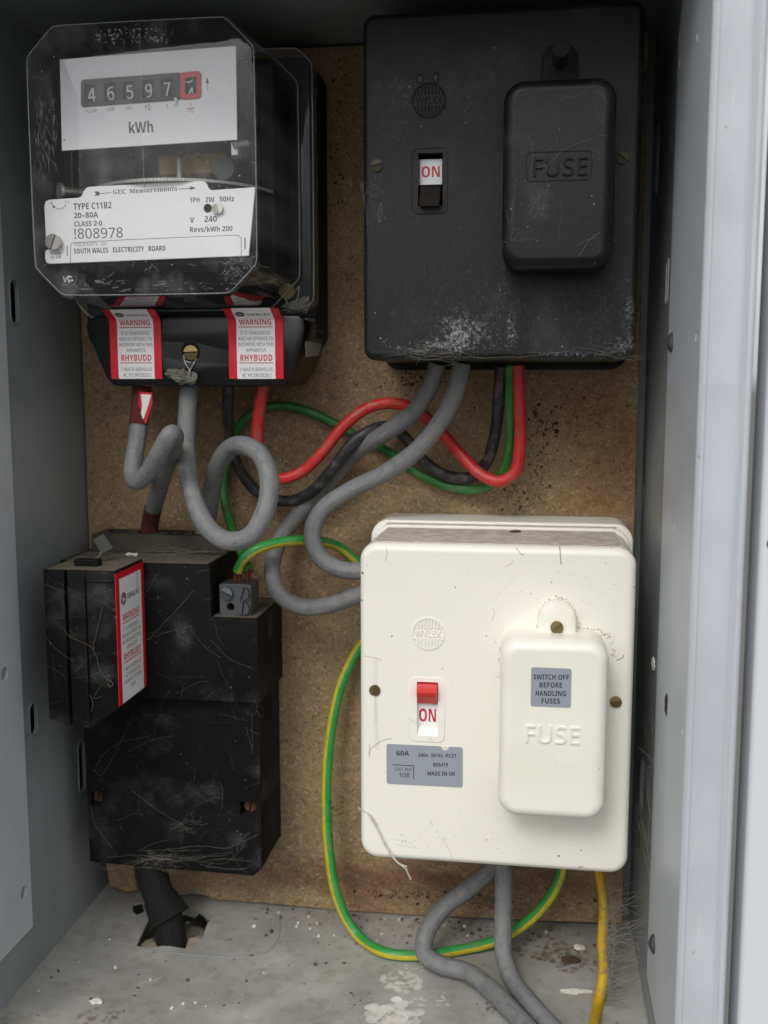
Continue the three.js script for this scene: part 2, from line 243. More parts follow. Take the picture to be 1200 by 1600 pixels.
// ------------------------------------------------------------------ cabinet
const XL = -0.2475, XR = 0.058, YF = -0.2975, YC = 0.173, ZB = -0.02, ZF = 0.171;
const cab = thing('meter_cabinet', 'grey painted steel cabinet holding the meter and fuse gear', 'cabinet', V(-0.095, YF - 0.02, 0.075));
{
  const ps = 3.4;
  // side walls are sheets in the depth/height plane with pressed slots
  function sideWall(x, dir, slots, z0, z1, y0, y1, t, cut = 0) {
    const s = poly(cut ? [V(z0, y0), V(z1, y0), V(z1, y1), V(z0 + cut, y1), V(z0, y1 - cut * 1.3)] : [V(z0, y0), V(z1, y0), V(z1, y1), V(z0, y1)]);
    for (const [cz, cy, w, h] of slots) s.holes.push(rrShape(cz - w / 2, cz + w / 2, cy - h / 2, cy + h / 2, w / 2 * 0.999, THREE.Path));
    const g = extrude(s, 0, t, 0, 1, 6); g.rotateY(-Math.PI / 2);          // shape x -> world z, depth -> -x
    g.translate(dir > 0 ? x + t : x, 0, 0); return boxUV(g, ps);
  }
  const slotL = [[22, 472, 0.008, 0.021], [52, 1123, 0.008, 0.017]].map(([px, py, w, h]) => { const q = PX(px, py, XL); return [q.z, q.y, w, h]; });
  slotL.push([0.018, -0.213, 0.008, 0.03]);
  const slotR = [[1020, 262, 0.008, 0.034], [1043, 440, 0.007, 0.02], [1003, 1228, 0.009, 0.028]].map(([px, py, w, h]) => { const q = PX(px, py, XR); return [Math.max(0.005, q.z), q.y, w, h]; });
  const lw = add(cab, 'left_wall', sideWall(XL, -1, slotL, ZB, ZF, YF, YC, 0.0016), M.paint);
  const rw = add(cab, 'right_wall', sideWall(XR, 1, slotR, ZB, ZF, YF, YC, 0.0016), M.paint);
  // pressed rims round the slots
  const rim = (x, sl) => { const [cz, cy, w, h] = sl, a = []; for (let i = 0; i < 28; i++) { const t = i / 28 * Math.PI * 2, hy = h / 2 - w / 2; a.push(V(x, cy + Math.sin(t) * w / 2 + Math.sign(Math.sin(t)) * hy, cz + Math.cos(t) * w / 2)); } return boxUV(new THREE.TubeGeometry(new THREE.CatmullRomCurve3(a, true), 60, 0.0006, 6, true), ps); };
  slotL.forEach(s => add(lw, 'slot_rim', rim(XL, s), M.paint)); slotR.forEach(s => add(rw, 'slot_rim', rim(XR, s), M.paint));
  // overlapping front strips, a second sheet lying on each wall
  const hl = [[7, 1053], [37, 1394]].map(([px, py]) => { const q = PX(px, py, XL + 0.0015); return [q.z, q.y, 0.0062, 0.0066]; });
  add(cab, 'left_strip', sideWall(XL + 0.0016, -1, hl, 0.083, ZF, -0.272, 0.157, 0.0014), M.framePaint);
  const hr = [[1090, 55], [1063, 95], [1088, 525], [1053, 822], [1069, 1145]].map(([px, py]) => { const q = PX(px, py, XR - 0.0015); return [THREE.MathUtils.clamp(q.z, 0.09, 0.162), Math.min(q.y, 0.13), 0.003, 0.004]; });
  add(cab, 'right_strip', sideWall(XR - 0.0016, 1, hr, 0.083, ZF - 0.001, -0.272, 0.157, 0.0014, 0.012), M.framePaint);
  add(cab, 'back_sheet', boxUV(rbox(XL - 0.002, XR + 0.002, YF - 0.002, YC + 0.002, ZB - 0.0026, ZB - 0.001, 0.0002), ps), M.paint);
  add(cab, 'roof', boxUV(rbox(XL - 0.012, XR + 0.012, YC, YC + 0.003, ZB - 0.012, ZF + 0.004, 0.0004), ps), M.paint);
  // added skin behind the pressed walls, so that daylight enters through the front only
  for (const x of [XL - 0.012, XR + 0.0105]) add(cab, 'added_skin', rbox(x, x + 0.0015, YF - 0.03, YC, ZB - 0.012, ZF - 0.002, 0.0003), M.shell);
  add(cab, 'added_skin', rbox(XL - 0.0104, XR + 0.0104, YF - 0.03, YC, ZB - 0.012, ZB - 0.0105, 0.0003), M.shell);
  // floor sheet with the torn cable hole
  const hole = [[220, 1462], [213, 1478], [232, 1482], [258, 1477], [286, 1482], [303, 1482], [316, 1466], [326, 1438], [318, 1428], [311, 1424], [304, 1431], [290, 1426], [250, 1424], [236, 1432], [228, 1446]].map(([a, b]) => PF(a, b, YF));
  const knob = [[208, 1412], [222, 1409], [226, 1424], [214, 1430], [207, 1424]].map(([a, b]) => PF(a, b, YF));
  const fs = poly([V(XL, -ZB), V(XR, -ZB), V(XR, -ZF), V(XL, -ZF)].map(v => V(v.x, v.y, 0)));
  fs.holes.push(poly(hole.map(v => V(v.x, -v.z, 0)), THREE.Path)); fs.holes.push(poly(knob.map(v => V(v.x, -v.z, 0)), THREE.Path));
  const fg = extrude(fs, 0, 0.0014); fg.rotateX(-Math.PI / 2); fg.translate(0, YF - 0.0014, 0);
  // floor colours: grey paint, grit, mortar splashes
  const K = 5000, FW = Math.round((XR - XL) * K), FH = Math.round((ZF - ZB) * K), [c, ctx] = canvas(FW, FH), g = mulberry(77);
  fillNoise(ctx, FW, FH, (i, j) => { const b = fbm(i / 120, j / 120, 5), s = fbm(i / 26 + 40, j / 26, 4), f = hash(i, j) - 0.5; const k = 1 + (b - 0.5) * 0.3 + f * 0.07, d = Math.max(0, s - 0.5) * 1.1; return [(158 - 34 * d) * k, (157 - 42 * d) * k, (152 - 52 * d) * k]; });
  const at = (px, py) => { const q = PF(px, py, YF); return [(q.x - XL) * K, (q.z - ZB) * K]; };
  const blot = (px, py, r, col, n, spread) => { const [x, y] = at(px, py); for (let i = 0; i < n; i++) { ctx.fillStyle = col; ctx.beginPath(); const a = g() * 6.3, d = spread * Math.sqrt(g()); ctx.ellipse(x + Math.cos(a) * d, y + Math.sin(a) * d * 0.7, r * (0.3 + g()), r * (0.3 + g() * 0.7), g() * 3, 0, 7); ctx.fill(); } };
  blot(630, 1535, 11, 'rgba(214,211,203,0.5)', 40, 60); blot(615, 1585, 16, 'rgba(216,213,205,0.55)', 50, 70); blot(622, 1562, 16, 'rgba(228,226,220,0.8)', 3, 4); blot(668, 1560, 6, 'rgba(214,211,203,0.5)', 20, 60); blot(640, 1515, 6, 'rgba(212,209,200,0.45)', 16, 44);
  blot(850, 1480, 9, 'rgba(92,68,46,0.4)', 60, 90); blot(890, 1500, 9, 'rgba(80,60,44,0.35)', 50, 80); blot(700, 1450, 6, 'rgba(90,80,66,0.3)', 60, 160); blot(780, 1575, 8, 'rgba(84,62,50,0.4)', 24, 36); blot(150, 1592, 8, 'rgba(104,84,62,0.35)', 30, 60);
  specks(ctx, 600, 0, FW, 0, FH, ['rgba(70,58,46,0.6)', 'rgba(205,203,198,0.4)', 'rgba(110,88,66,0.5)', 'rgba(48,46,44,0.6)'], 0.5, 2.2, g);
  const [wx, wy] = at(235, 1530); scratch(ctx, [[wx - 20, wy + 26], [wx - 8, wy + 12], [wx + 14, wy + 2], [wx + 26, wy - 12]], 'rgba(180,176,168,0.7)', 5);
  const ft = finishTex(new THREE.CanvasTexture(c));
  { const p = fg.attributes.position, u = fg.attributes.uv; for (let i = 0; i < p.count; i++) u.setXY(i, (p.getX(i) - XL) / (XR - XL), 1 - (p.getZ(i) - ZB) / (ZF - ZB)); }
  const fl = add(cab, 'cabinet_floor', fg, std({ map: ft, roughness: 0.6, bumpMap: softBump, bumpScale: 0.0005 }));
  // pressed rim of the knock-out
  add(fl, 'pressed_rim', boxUV(tubeGeo([[330, 1424], [420, 1428], [436, 1440], [425, 1482], [400, 1494], [330, 1494], [260, 1488], [222, 1484]].map(([a, b]) => PF(a, b, YF).add(V(0, -0.0005, 0))), 0.0009, 80, 8), ps), M.paint);
  // rubble and mortar in the hole
  const st = std({ color: 0x8a8175, roughness: 1, bumpMap: softBump, bumpScale: 0.002 });
  const rub = [];
  for (const [px, py, r, dy] of [[245, 1468, 0.013, -0.014], [270, 1475, 0.012, -0.016], [308, 1462, 0.013, -0.013], [296, 1474, 0.01, -0.016], [230, 1478, 0.01, -0.017], [300, 1440, 0.012, -0.016], [262, 1450, 0.012, -0.022], [235, 1445, 0.013, -0.02]]) { const gg = new THREE.IcosahedronGeometry(r, 4), p = gg.attributes.position; for (let i = 0; i < p.count; i++) { const v = V(p.getX(i), p.getY(i), p.getZ(i)), k = 0.7 + 0.6 * fbm(v.x * 160 + px, v.y * 160 + v.z * 130 + py, 4); p.setXYZ(i, v.x * k, v.y * k * 0.75, v.z * k); } gg.computeVertexNormals(); const q = PF(px, py, YF); gg.translate(q.x, YF + dy + 0.001, q.z); rub.push(boxUV(gg, 8)); }
  rub.push(boxUV(rbox(XL, -0.1, YF - 0.03, YF - 0.022, ZB, 0.12), 8));
  add(cab, 'mortar_fill', merge(rub), st, 'grey mortar showing through the torn hole in the floor');
  // screws on the right wall
  for (const [px, py, X] of [[1050, 535, XR - 0.0016], [1022, 1475, XR - 0.0016]]) { const q = PX(px, py, X); const h = new THREE.SphereGeometry(0.0042, 20, 12, 0, Math.PI * 2, 0, Math.PI / 2); h.scale(1, 0.5, 1); h.rotateZ(Math.PI / 2); h.translate(q.x, q.y, q.z); const ar = add(cab, 'wall_screw', prep(h), M.zinc); add(ar, 'cross_recess', merge([rbox(q.x - 0.0024, q.x - 0.0019, q.y - 0.0016, q.y + 0.0016, q.z - 0.0003, q.z + 0.0003, 0.0001), rbox(q.x - 0.00242, q.x - 0.0019, q.y - 0.0003, q.y + 0.0003, q.z - 0.0016, q.z + 0.0016, 0.0001)]), M.zinc); }
  // front frame on the hinge side: pressed profile running the full height
  const pr = [[0.0566, 0.1665], [0.0566, 0.1712], [0.0575, 0.1722], [0.0586, 0.1718], [0.059, 0.1712], [0.0672, 0.1712], [0.0684, 0.1714], [0.0692, 0.172], [0.0712, 0.1748], [0.0722, 0.1752], [0.073, 0.1746], [0.0736, 0.173], [0.0738, 0.16], [0.0724, 0.16], [0.0722, 0.1665]];
  const fsx = poly(pr.map(([x, z]) => V(x, -z, 0))); const ff = extrude(fsx, 0, YC - YF + 0.06); ff.rotateX(-Math.PI / 2); ff.translate(0, YF - 0.03, 0);
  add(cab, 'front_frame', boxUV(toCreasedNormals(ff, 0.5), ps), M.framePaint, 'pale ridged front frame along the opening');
}
{ const d = thing('cabinet_door', 'plain white steel door panel beyond the ridged cabinet frame', 'door', V(0.15, YF - 0.03, 0.165));
  add(d, 'door_panel', slab(0.0785, 0.24, YF - 0.03, YC + 0.03, 0.156, 0.1735, 0.003, 0.0025, 5), M.doorPaint);
  const q = P(1177, 849, 0.1737); add(d, 'dirt_fleck', (() => { const g = new THREE.IcosahedronGeometry(0.0016, 1); g.scale(0.5, 1, 0.3); g.translate(Math.max(0.0815, q.x), q.y, 0.1737); return prep(g); })(), M.rust); }

// ------------------------------------------------------------------ mounting board
{
  const b = thing('mounting_board', 'brown fibreboard panel that carries the electrical gear', 'board', V(-0.096, -0.296, -0.006));
  const px = [[972, 1442], [820, 1437], [640, 1429], [520, 1421], [430, 1412], [365, 1407], [335, 1405], [318, 1398], [298, 1396], [268, 1401], [258, 1360], [248, 1342], [206, 1342], [208, 1360], [213, 1390], [198, 1393], [172, 1384], [168, 1360]];
  const X0 = -0.2462, X1 = 0.0523, Y0 = -0.298, Y1 = 0.171;
  const pts = [V(X0, Y1), V(X0, -0.262), ...px.reverse().map(([a, c]) => P(a, c, 0)), V(X1, -0.286), V(X1, Y1)];
  const g0 = extrude(poly(pts), -0.0125, 0, 0.0004, 1);
  const K = 4.3, [c, ctx] = faceCanvas(X0, X1, Y0, Y1, 0, K, (x, y) => { const b = fbm(x / 30, y / 30, 5), m = fbm(x / 3 + 9, y / 2.2, 3), k = 1 + (b - 0.5) * 0.2 + (m - 0.5) * 0.2; return [143 * k, 120 * k, 91 * k]; });
  const r = mulberry(9); ctx.save(); ctx.setTransform(1, 0, 0, 1, 0, 0); const W = c.width, H = c.height;
  const cols = ['rgba(190,160,112,', 'rgba(206,180,134,', 'rgba(84,60,36,', 'rgba(62,44,28,', 'rgba(150,116,74,', 'rgba(222,200,158,'];
  for (let i = 0; i < 90000; i++) { const x = r() * W, y = r() * H, a = r() * Math.PI, l = 1.2 + r() * r() * 9, q = cols[Math.floor(r() * r() * 6.99) % 6]; ctx.strokeStyle = q + (0.35 + 0.5 * r()).toFixed(2) + ')'; ctx.lineWidth = 0.5 + r() * 1.1; ctx.beginPath(); ctx.moveTo(x, y); ctx.quadraticCurveTo(x + Math.cos(a) * l * 0.5 + r() * 2, y + Math.sin(a) * l * 0.5 + r() * 2, x + Math.cos(a) * l, y + Math.sin(a) * l); ctx.stroke(); }
  for (let i = 0; i < 15000; i++) { const x = r() * W, y = r() * H, a = r() * Math.PI, l = 4 + r() * 9; ctx.strokeStyle = (r() < 0.62 ? 'rgba(208,186,146,' : 'rgba(70,50,32,') + (0.3 + 0.45 * r()).toFixed(2) + ')'; ctx.lineWidth = 1 + r() * 1.3; ctx.beginPath(); ctx.moveTo(x, y); ctx.quadraticCurveTo(x + Math.cos(a) * l * 0.5 + (r() - 0.5) * 4, y + Math.sin(a) * l * 0.5 + (r() - 0.5) * 4, x + Math.cos(a) * l, y + Math.sin(a) * l); ctx.stroke(); }
  ctx.restore();
  // soot crumbs, pale splashes and faint darker patches
  const clump = (cx, cy, sx, sy, n, cols, s0, s1) => { for (let i = 0; i < n; i++) { const u = Math.sqrt(-2 * Math.log(r() + 1e-6)) * 0.5, t = r() * 6.283; ctx.fillStyle = cols[Math.floor(r() * cols.length)]; ctx.beginPath(); const s = s0 + (s1 - s0) * r() * r(); ctx.ellipse(cx + sx * u * Math.cos(t), cy + sy * u * Math.sin(t), s * (0.5 + r()), s * (0.5 + r() * 0.6), r() * 3, 0, 7); ctx.fill(); } };
  const soot = ['rgba(22,17,13,0.85)', 'rgba(34,25,18,0.8)', 'rgba(48,34,22,0.7)'], pale = ['rgba(196,190,180,0.5)', 'rgba(214,210,202,0.6)'];
  clump(838, 660, 30, 26, 70, soot, 0.7, 3.4); clump(830, 720, 40, 60, 160, soot, 0.5, 2.2); clump(890, 640, 60, 40, 120, soot, 0.5, 2.2); clump(800, 770, 60, 30, 120, soot, 0.5, 2.5); clump(640, 600, 60, 16, 70, soot, 0.6, 3); clump(990, 700, 10, 120, 90, soot, 0.6, 3); clump(530, 200, 20, 200, 180, soot, 0.5, 2.4); clump(700, 620, 200, 40, 160, soot, 0.4, 1.6);
  clump(270, 800, 40, 40, 60, pale, 0.6, 2.4); clump(390, 800, 50, 60, 50, pale, 0.6, 2.6); clump(600, 790, 200, 40, 50, pale, 0.4, 1.6); clump(470, 610, 60, 60, 24, pale, 0.6, 2.4); clump(150, 650, 12, 160, 60, ['rgba(205,150,86,0.5)', 'rgba(180,120,60,0.5)'], 0.6, 2.5);
  clump(730, 1425, 220, 12, 150, soot, 0.6, 3.2); clump(520, 1275, 14, 14, 12, soot, 1, 4);
  ctx.globalCompositeOperation = 'multiply';
  const darkBlots = (cx, cy, sx, sy, col) => { for (let i = 0; i < 60; i++) { ctx.fillStyle = col; ctx.beginPath(); ctx.ellipse(cx + (r() - 0.5) * sx, cy + (r() - 0.5) * sy, sx * (0.12 + 0.2 * r()), sy * (0.12 + 0.2 * r()), r() * 0.6, 0, 7); ctx.fill(); } };
  darkBlots(690, 1405, 420, 60, 'rgba(214,200,190,0.16)'); darkBlots(930, 720, 120, 180, 'rgba(232,214,196,0.1)');
  ctx.globalCompositeOperation = 'source-over';
  const t = finishTex(new THREE.CanvasTexture(c));
  const bt = noiseTex(1024, (i, j) => { const v = 255 * (0.5 * fbm(i / 5, j / 3.2, 3, 0) + 0.3 * hash(i, j) + 0.2 * fbm(i / 40, j / 40, 2)); return [v, v, v]; }, true, false);
  const g = planeUV(g0, X0, X1, Y0, Y1);
  add(b, 'panel', g, std({ map: t, roughness: 0.95, bumpMap: bt, bumpScale: 0.0005 }));
}

// ------------------------------------------------------------------ printed warning label
function warningCanvas(short) {
  const k = 22, w = 25, h = short ? 40 : 56, [c, ctx] = canvas(w * k, h * k); ctx.scale(k, k);
  fillBg(); function fillBg() { ctx.fillStyle = '#eeeeee'; ctx.fillRect(0, 0, w, h); }
  ctx.fillStyle = '#d3182b';
  if (short) { ctx.fillRect(0, 0, 3.7, h); ctx.fillRect(w - 3.7, 0, 3.7, h); } else { ctx.fillRect(0, 0, 3, h); ctx.fillRect(w - 2.6, 0, 2.6, h); ctx.fillRect(0, 0, w, 2.8); }
  const y0 = short ? 4.4 : 12;
  // emblem: interlocking curved bands
  ctx.strokeStyle = '#16181c'; ctx.lineWidth = 0.62; const ex = short ? 6.6 : 6.2, ey = y0 - 0.3;
  for (const [r, a0, a1, dx] of [[2.0, 3.5, 6.5, 0], [1.25, 3.4, 6.4, 0.15], [2.0, 0.35, 3.3, 0.05], [1.25, 0.3, 3.2, 0.2], [0.5, 3.2, 6.3, 0.2]]) { ctx.beginPath(); ctx.ellipse(ex + dx, ey, r, r * (short ? 0.62 : 1.15), 0, a0, a1); ctx.stroke(); }
  say(ctx, 'SWALEC', short ? 9.6 : 9.2, 20.6, y0 + 0.7, short ? 1.5 : 2.2, { w: 'bold', col: '#15171b' });
  const red = '#c3152a', ink = '#3a3d44';
  const block = (y, lines) => { for (const [s, a, b, cap, col, wt, dy] of lines) { y += dy; say(ctx, s, a, b, y, cap, { col, w: wt }); if (col === red) { ctx.fillStyle = red; ctx.fillRect(a - 0.2, y + 0.75, b - a + 0.4, 0.42); } } };
  const s = short ? 1 : 1.0, q = short ? 1.65 : 1.75;
  block(short ? 7.2 : 17.6, [['WARNING', 5, 20, 3 * s, red, 'bold', 3.6], ['IT IS DANGEROUS', 5.4, 19.2, q, ink, '', 4.6], ['AND AN OFFENCE TO', 4.4, 20.6, q, ink, '', 2.75], ['INTERFERE WITH THIS', 4.3, 20.8, q, ink, '', 2.75], ['APPARATUS', 8, 17.2, q, ink, '', 2.75], ['RHYBUDD', 5, 20.2, 3 * s, red, 'bold', 4.2], ["Y MAE'N BERYGLUS", 5, 20.2, q, ink, '', 4.9], ['AC YN DROSEDD I', 6, 19.6, q, ink, '', 2.75], ['YMYRRYD Â\'R OFFER', 4.6, 20.4, q, ink, '', 2.75], ['HWN', 10.4, 14.6, q, ink, '', 2.75]]);
  const g = mulberry(short ? 4 : 8); specks(ctx, 40, 0, w, 0, h, ['rgba(90,80,70,0.35)', 'rgba(250,250,250,0.6)'], 0.05, 0.22, g);
  if (!short) { scratch(ctx, [[19, 4], [18.4, 9.5]], 'rgba(120,108,96,0.28)', 1.1); scratch(ctx, [[4, 15], [9, 14]], 'rgba(140,134,128,0.3)', 0.3); }
  return finishTex(new THREE.CanvasTexture(c));
}
const shortLabel = std({ map: warningCanvas(true), roughness: 0.42 }), longLabel = std({ map: warningCanvas(false), roughness: 0.42 });
// strip bent along a path in the y/z plane: the texture follows its length
function bentStrip(x0, x1, path, total, t = 0.0003, skew = 0) {
  const pos = [], uv = [], idx = []; let len = 0;
  path.forEach(([y, z, sx], i) => {
    if (i) len += Math.hypot(y - path[i - 1][0], z - path[i - 1][1]);
    const q = path[Math.min(i + 1, path.length - 1)], o = path[Math.max(i - 1, 0)]; const dy = q[0] - o[0], dz = q[1] - o[1], l = Math.hypot(dy, dz), ny = dz / l, nz = -dy / l;
    for (const [x, u] of [[x0, 0], [x1, 1]]) for (const s of [0, 1]) { pos.push(x + (sx || 0), y + ny * t * s, z + nz * t * s); uv.push(u, 1 - len / total); }
  });
  for (let i = 0; i < path.length - 1; i++) { const a = i * 4, b = a + 4; for (const [p, q] of [[1, 3], [3, 2], [2, 0], [0, 1]]) idx.push(a + p, b + p, a + q, a + q, b + p, b + q); }
  const g = new THREE.BufferGeometry(); g.setAttribute('position', new THREE.Float32BufferAttribute(pos, 3)); g.setAttribute('uv', new THREE.Float32BufferAttribute(uv, 2)); g.setIndex(idx); const h = g.toNonIndexed(); h.computeVertexNormals(); return toCreasedNormals(h, 0.4);
}

// ------------------------------------------------------------------ electricity meter
const meterAt = V(-0.166, 0.0, 0.0);
{
  const m = thing('electricity_meter', 'electricity meter with clear plastic cover, dial plate and black terminal cover', 'meter', meterAt);
  const ZC = 0.107;
  add(m, 'base', boxUV(slab(-0.2295, -0.1085, 0.018, 0.158, 0.0006, 0.03, 0.008, 0.001), 5), M.dark);
  add(m, 'inner_housing', boxUV(slab(-0.214, -0.121, 0.046, 0.146, 0.03, 0.062, 0.004, 0.002), 5), M.dark);
  // clear cover
  const fl = P(44, 250, ZC).x, fr = P(402, 250, ZC).x, ft = P(230, 28, ZC).y, fb = P(230, 463, ZC).y;
  const ring = (z, l, r, b, t, ch) => {
    const out = [], cor = [[r, b, 0], [r, t, 1], [l, t, 2], [l, b, 3]]; const k = 0.0016;
    const raw = [[r - ch, b], [r, b + ch], [r, t - ch], [r - ch, t], [l + ch, t], [l, t - ch], [l, b + ch], [l + ch, b]];
    for (let i = 0; i < 8; i++) { const p = raw[(i + 7) % 8], c = raw[i], n = raw[(i + 1) % 8]; const f = (q) => { const d = Math.hypot(q[0] - c[0], q[1] - c[1]); return [c[0] + (q[0] - c[0]) * k / d, c[1] + (q[1] - c[1]) * k / d]; }; const a = f(p), e = f(n); for (const t2 of [0, 0.33, 0.66, 1]) { const u = 1 - t2; out.push(V(a[0] * u * u + 2 * u * t2 * c[0] + e[0] * t2 * t2, a[1] * u * u + 2 * u * t2 * c[1] + e[1] * t2 * t2, z)); } }
    return out;
  };
  const rings = [];
  const L0 = -0.2225, R0 = -0.1128, B0 = 0.036, T0 = 0.1555;
  for (let i = 0; i <= 5; i++) { const a = i / 5 * Math.PI / 2, o = 0.0026 * (1 - Math.sin(a)), zz = ZC - 0.0026 * (1 - Math.cos(a)); rings.push(ring(zz, fl + o, fr - o, fb + o, ft - o, 0.0125 - o * 0.3)); }
  rings.push(ring(0.048, L0, R0, B0, T0, 0.0145), ring(0.0455, L0 - 0.0008, R0 + 0.0008, B0 - 0.0006, T0 + 0.0006, 0.0145), ring(0.0445, L0 - 0.002, R0 + 0.002, B0 - 0.0012, T0 + 0.001, 0.012), ring(0.0435, L0 - 0.0055, R0 + 0.0045, B0 - 0.0022, T0 + 0.002, 0.007), ring(0.042, L0 - 0.0065, R0 + 0.0055, B0 - 0.0028, T0 + 0.0026, 0.007), ring(0.031, L0 - 0.0068, R0 + 0.0058, B0 - 0.003, T0 + 0.0028, 0.007));
  { const n = rings[0].length, pos = [], tri = (a, b, c) => pos.push(a.x, a.y, a.z, b.x, b.y, b.z, c.x, c.y, c.z); const o = V((fl + fr) / 2, (ft + fb) / 2, ZC);
    for (let i = 0; i < n; i++) tri(o, rings[0][i], rings[0][(i + 1) % n]);
    for (let k = 0; k < rings.length - 1; k++) for (let i = 0; i < n; i++) { const j = (i + 1) % n; tri(rings[k][i], rings[k + 1][i], rings[k + 1][j]); tri(rings[k][i], rings[k + 1][j], rings[k][j]); }
    const g = new THREE.BufferGeometry(); g.setAttribute('position', new THREE.Float32BufferAttribute(pos, 3)); g.computeVertexNormals(); g.setAttribute('uv', new THREE.BufferAttribute(new Float32Array(pos.length / 3 * 2), 2));
    const cc = add(m, 'clear_cover', planeUV(toCreasedNormals(g, 0.5), -0.2305, -0.1025, 0.03, 0.1605), M.clear, 'clear plastic cover with chamfered corners');
    const bead = (ri, r) => { const p = rings[ri].map(v => v.clone()); return prep(new THREE.TubeGeometry(new THREE.CatmullRomCurve3(p, true, 'centripetal'), 220, r, 6, true)); };
    add(cc, 'edge_highlight_bead', bead(2, 0.0003), M.edge); add(cc, 'flange_highlight_bead', bead(6, 0.0004), M.edge); add(cc, 'flange_highlight_bead', bead(rings.length - 2, 0.0005), M.edge); }  // added beads stand in for bright highlights along the cover edges
  // register plate with its counter window
  const zp = 0.094, sl = -0.0745;
  const x0 = -0.2135, x1 = -0.123, y0 = 0.095, y1 = 0.15;
  {
    const [c, ctx] = faceCanvas(x0, x1, y0, y1, zp, 18, '#eff0f3');
    const s = { slope: sl }, ln = (x) => (x - 132) * sl;
    say(ctx, '10,000', 132, 151, 176.5, 5.2, s); say(ctx, '1,000', 163.5, 179, 174, 5.2, s); say(ctx, '100', 196, 206, 171.8, 5, s); say(ctx, '10', 225.5, 236, 172.8, 9, s); say(ctx, '1', 259, 263.5, 170.3, 7.4, s);
    const r = { slope: sl, col: '#c8434a' }; say(ctx, '1', 296, 300, 167, 6.5, r); say(ctx, '10', 293, 303, 176.5, 6.5, r); scratch(ctx, [[292.5, 169.3], [304, 168.5]], '#c8434a', 0.9);
    say(ctx, 'kWh', 200, 241, 208.5, 17.5, { slope: -0.05, w: 'bold', col: '#3b3e4a' });
    scratch(ctx, [[324, 141], [323.4, 126]], '#3a3d48', 0.9); ctx.fillStyle = '#3a3d48'; ctx.beginPath(); ctx.moveTo(323, 121); ctx.lineTo(326, 130); ctx.lineTo(320.6, 130.4); ctx.fill();
    specks(ctx, 30, 95, 368, 80, 232, ['rgba(120,110,100,0.35)'], 0.3, 1, mulberry(31)); ctx.fillStyle = 'rgba(150,110,80,0.5)'; ctx.beginPath(); ctx.arc(98, 220, 2, 0, 7); ctx.fill();
    const t = finishTex(new THREE.CanvasTexture(c));
    const sh = poly([[93.5, 93], [368, 72], [370, 218], [97, 235]].map(([a, b]) => P(a, b, zp)));
    const win = (a, b, c2, d, r) => { const s2 = []; const cs = [[c2 - r, d, 0], [c2, d - r, 0], [c2, b + r, 0], [c2 - r, b, 0], [a + r, b, 0], [a, b + r, 0], [a, d - r, 0], [a + r, d, 0]]; const k = [[c2, d], [c2, b], [a, b], [a, d]]; const pt = (x, y) => P(x, y + (x - a) * sl, zp); for (let i = 0; i < 4; i++) { const p = cs[i * 2], q = cs[i * 2 + 1], m2 = k[i]; for (const u of [0, 0.25, 0.5, 0.75, 1]) { const w = 1 - u; s2.push(pt(p[0] * w * w + 2 * u * w * m2[0] + q[0] * u * u, p[1] * w * w + 2 * u * w * m2[1] + q[1] * u * u)); } } return s2; };
    const outer = win(131, 129, 311, 164, 5);
    sh.holes.push(poly(outer, THREE.Path));
    const plate = add(m, 'register_plate', planeUV(extrude(sh, zp - 0.0008, zp, 0.0001, 1), x0, x1, y0, y1), std({ map: t, roughness: 0.4 }), 'white register plate printed kWh');
    // counter frame, black with a red end
    const blackS = poly(win(128, 126, 283, 167, 5)), redS = poly(win(283, 126, 314, 167, 5).map(v => v));
    const cx = [143, 172.5, 202.5, 232, 261];
    // red frame follows the slope of the black one
    const shift = (283 - 128) * sl; const win2 = (a, b, c2, d, r) => win(a, b + shift, c2, d + shift, r);
    const redO = poly(win2(283, 126, 314, 167, 5.5));
    cx.forEach((x) => { const dy = (x - 10 - 128) * sl; blackS.holes.push(poly(win(x - 9.6, 133 + dy, x + 9.6, 162 + dy, 3), THREE.Path)); });
    redO.holes.push(poly(win2(289.5, 133, 308.5, 160, 3), THREE.Path));
    add(plate, 'counter_frame', extrude(blackS, zp + 0.0001, zp + 0.0008, 0.0002, 1), std({ color: 0x17191d, roughness: 0.45 }));
    add(plate, 'counter_frame', extrude(redO, zp + 0.00012, zp + 0.0009, 0.0002, 1), std({ color: 0xcc3440, roughness: 0.45 }), 'red frame round the last digit');
    // number drums
    const digits = ['4', '6', '5', '9', '7'];
    const drum = (px, py, str, wpx, roll) => {
      const ce = P(px, py, zp - 0.001), R = 0.0088, w = wpx * 0.000277;
      const [c3, q] = canvas(180, 720); q.fillStyle = '#0c0d10'; q.fillRect(0, 0, 180, 720);
      const all = roll ? ['3', '4'] : [str];
      q.font = '205px sans-serif'; q.textAlign = 'center'; q.textBaseline = 'middle'; q.fillStyle = '#dfe3e6'; q.lineWidth = 5; q.strokeStyle = '#dfe3e6';
      if (roll) { q.fillText('3', 76, 252); q.strokeText('3', 76, 252); q.fillText('4', 76, 462); q.strokeText('4', 76, 462); for (let k = 0; k < 14; k++) q.fillRect(146, 260 + k * 15, 26, 4); }
      else { q.fillText(str, 90, 372); q.strokeText(str, 90, 372); q.fillRect(64, 478, 52, 7); }
      const g = new THREE.CylinderGeometry(R, R, w, 40, 1, true, -Math.PI / 2, Math.PI); // half drum
      g.rotateZ(Math.PI / 2); g.rotateX(0);
      // remap: angle round the drum -> v
      const p = g.attributes.position, u = g.attributes.uv; g.computeBoundingBox();
      for (let i = 0; i < p.count; i++) { const a = Math.atan2(p.getY(i), p.getZ(i)); u.setXY(i, p.getX(i) / w + 0.5, 0.5 + a / Math.PI); }
      g.rotateZ(-sl * 0.55); g.translate(ce.x, ce.y, ce.z - R);
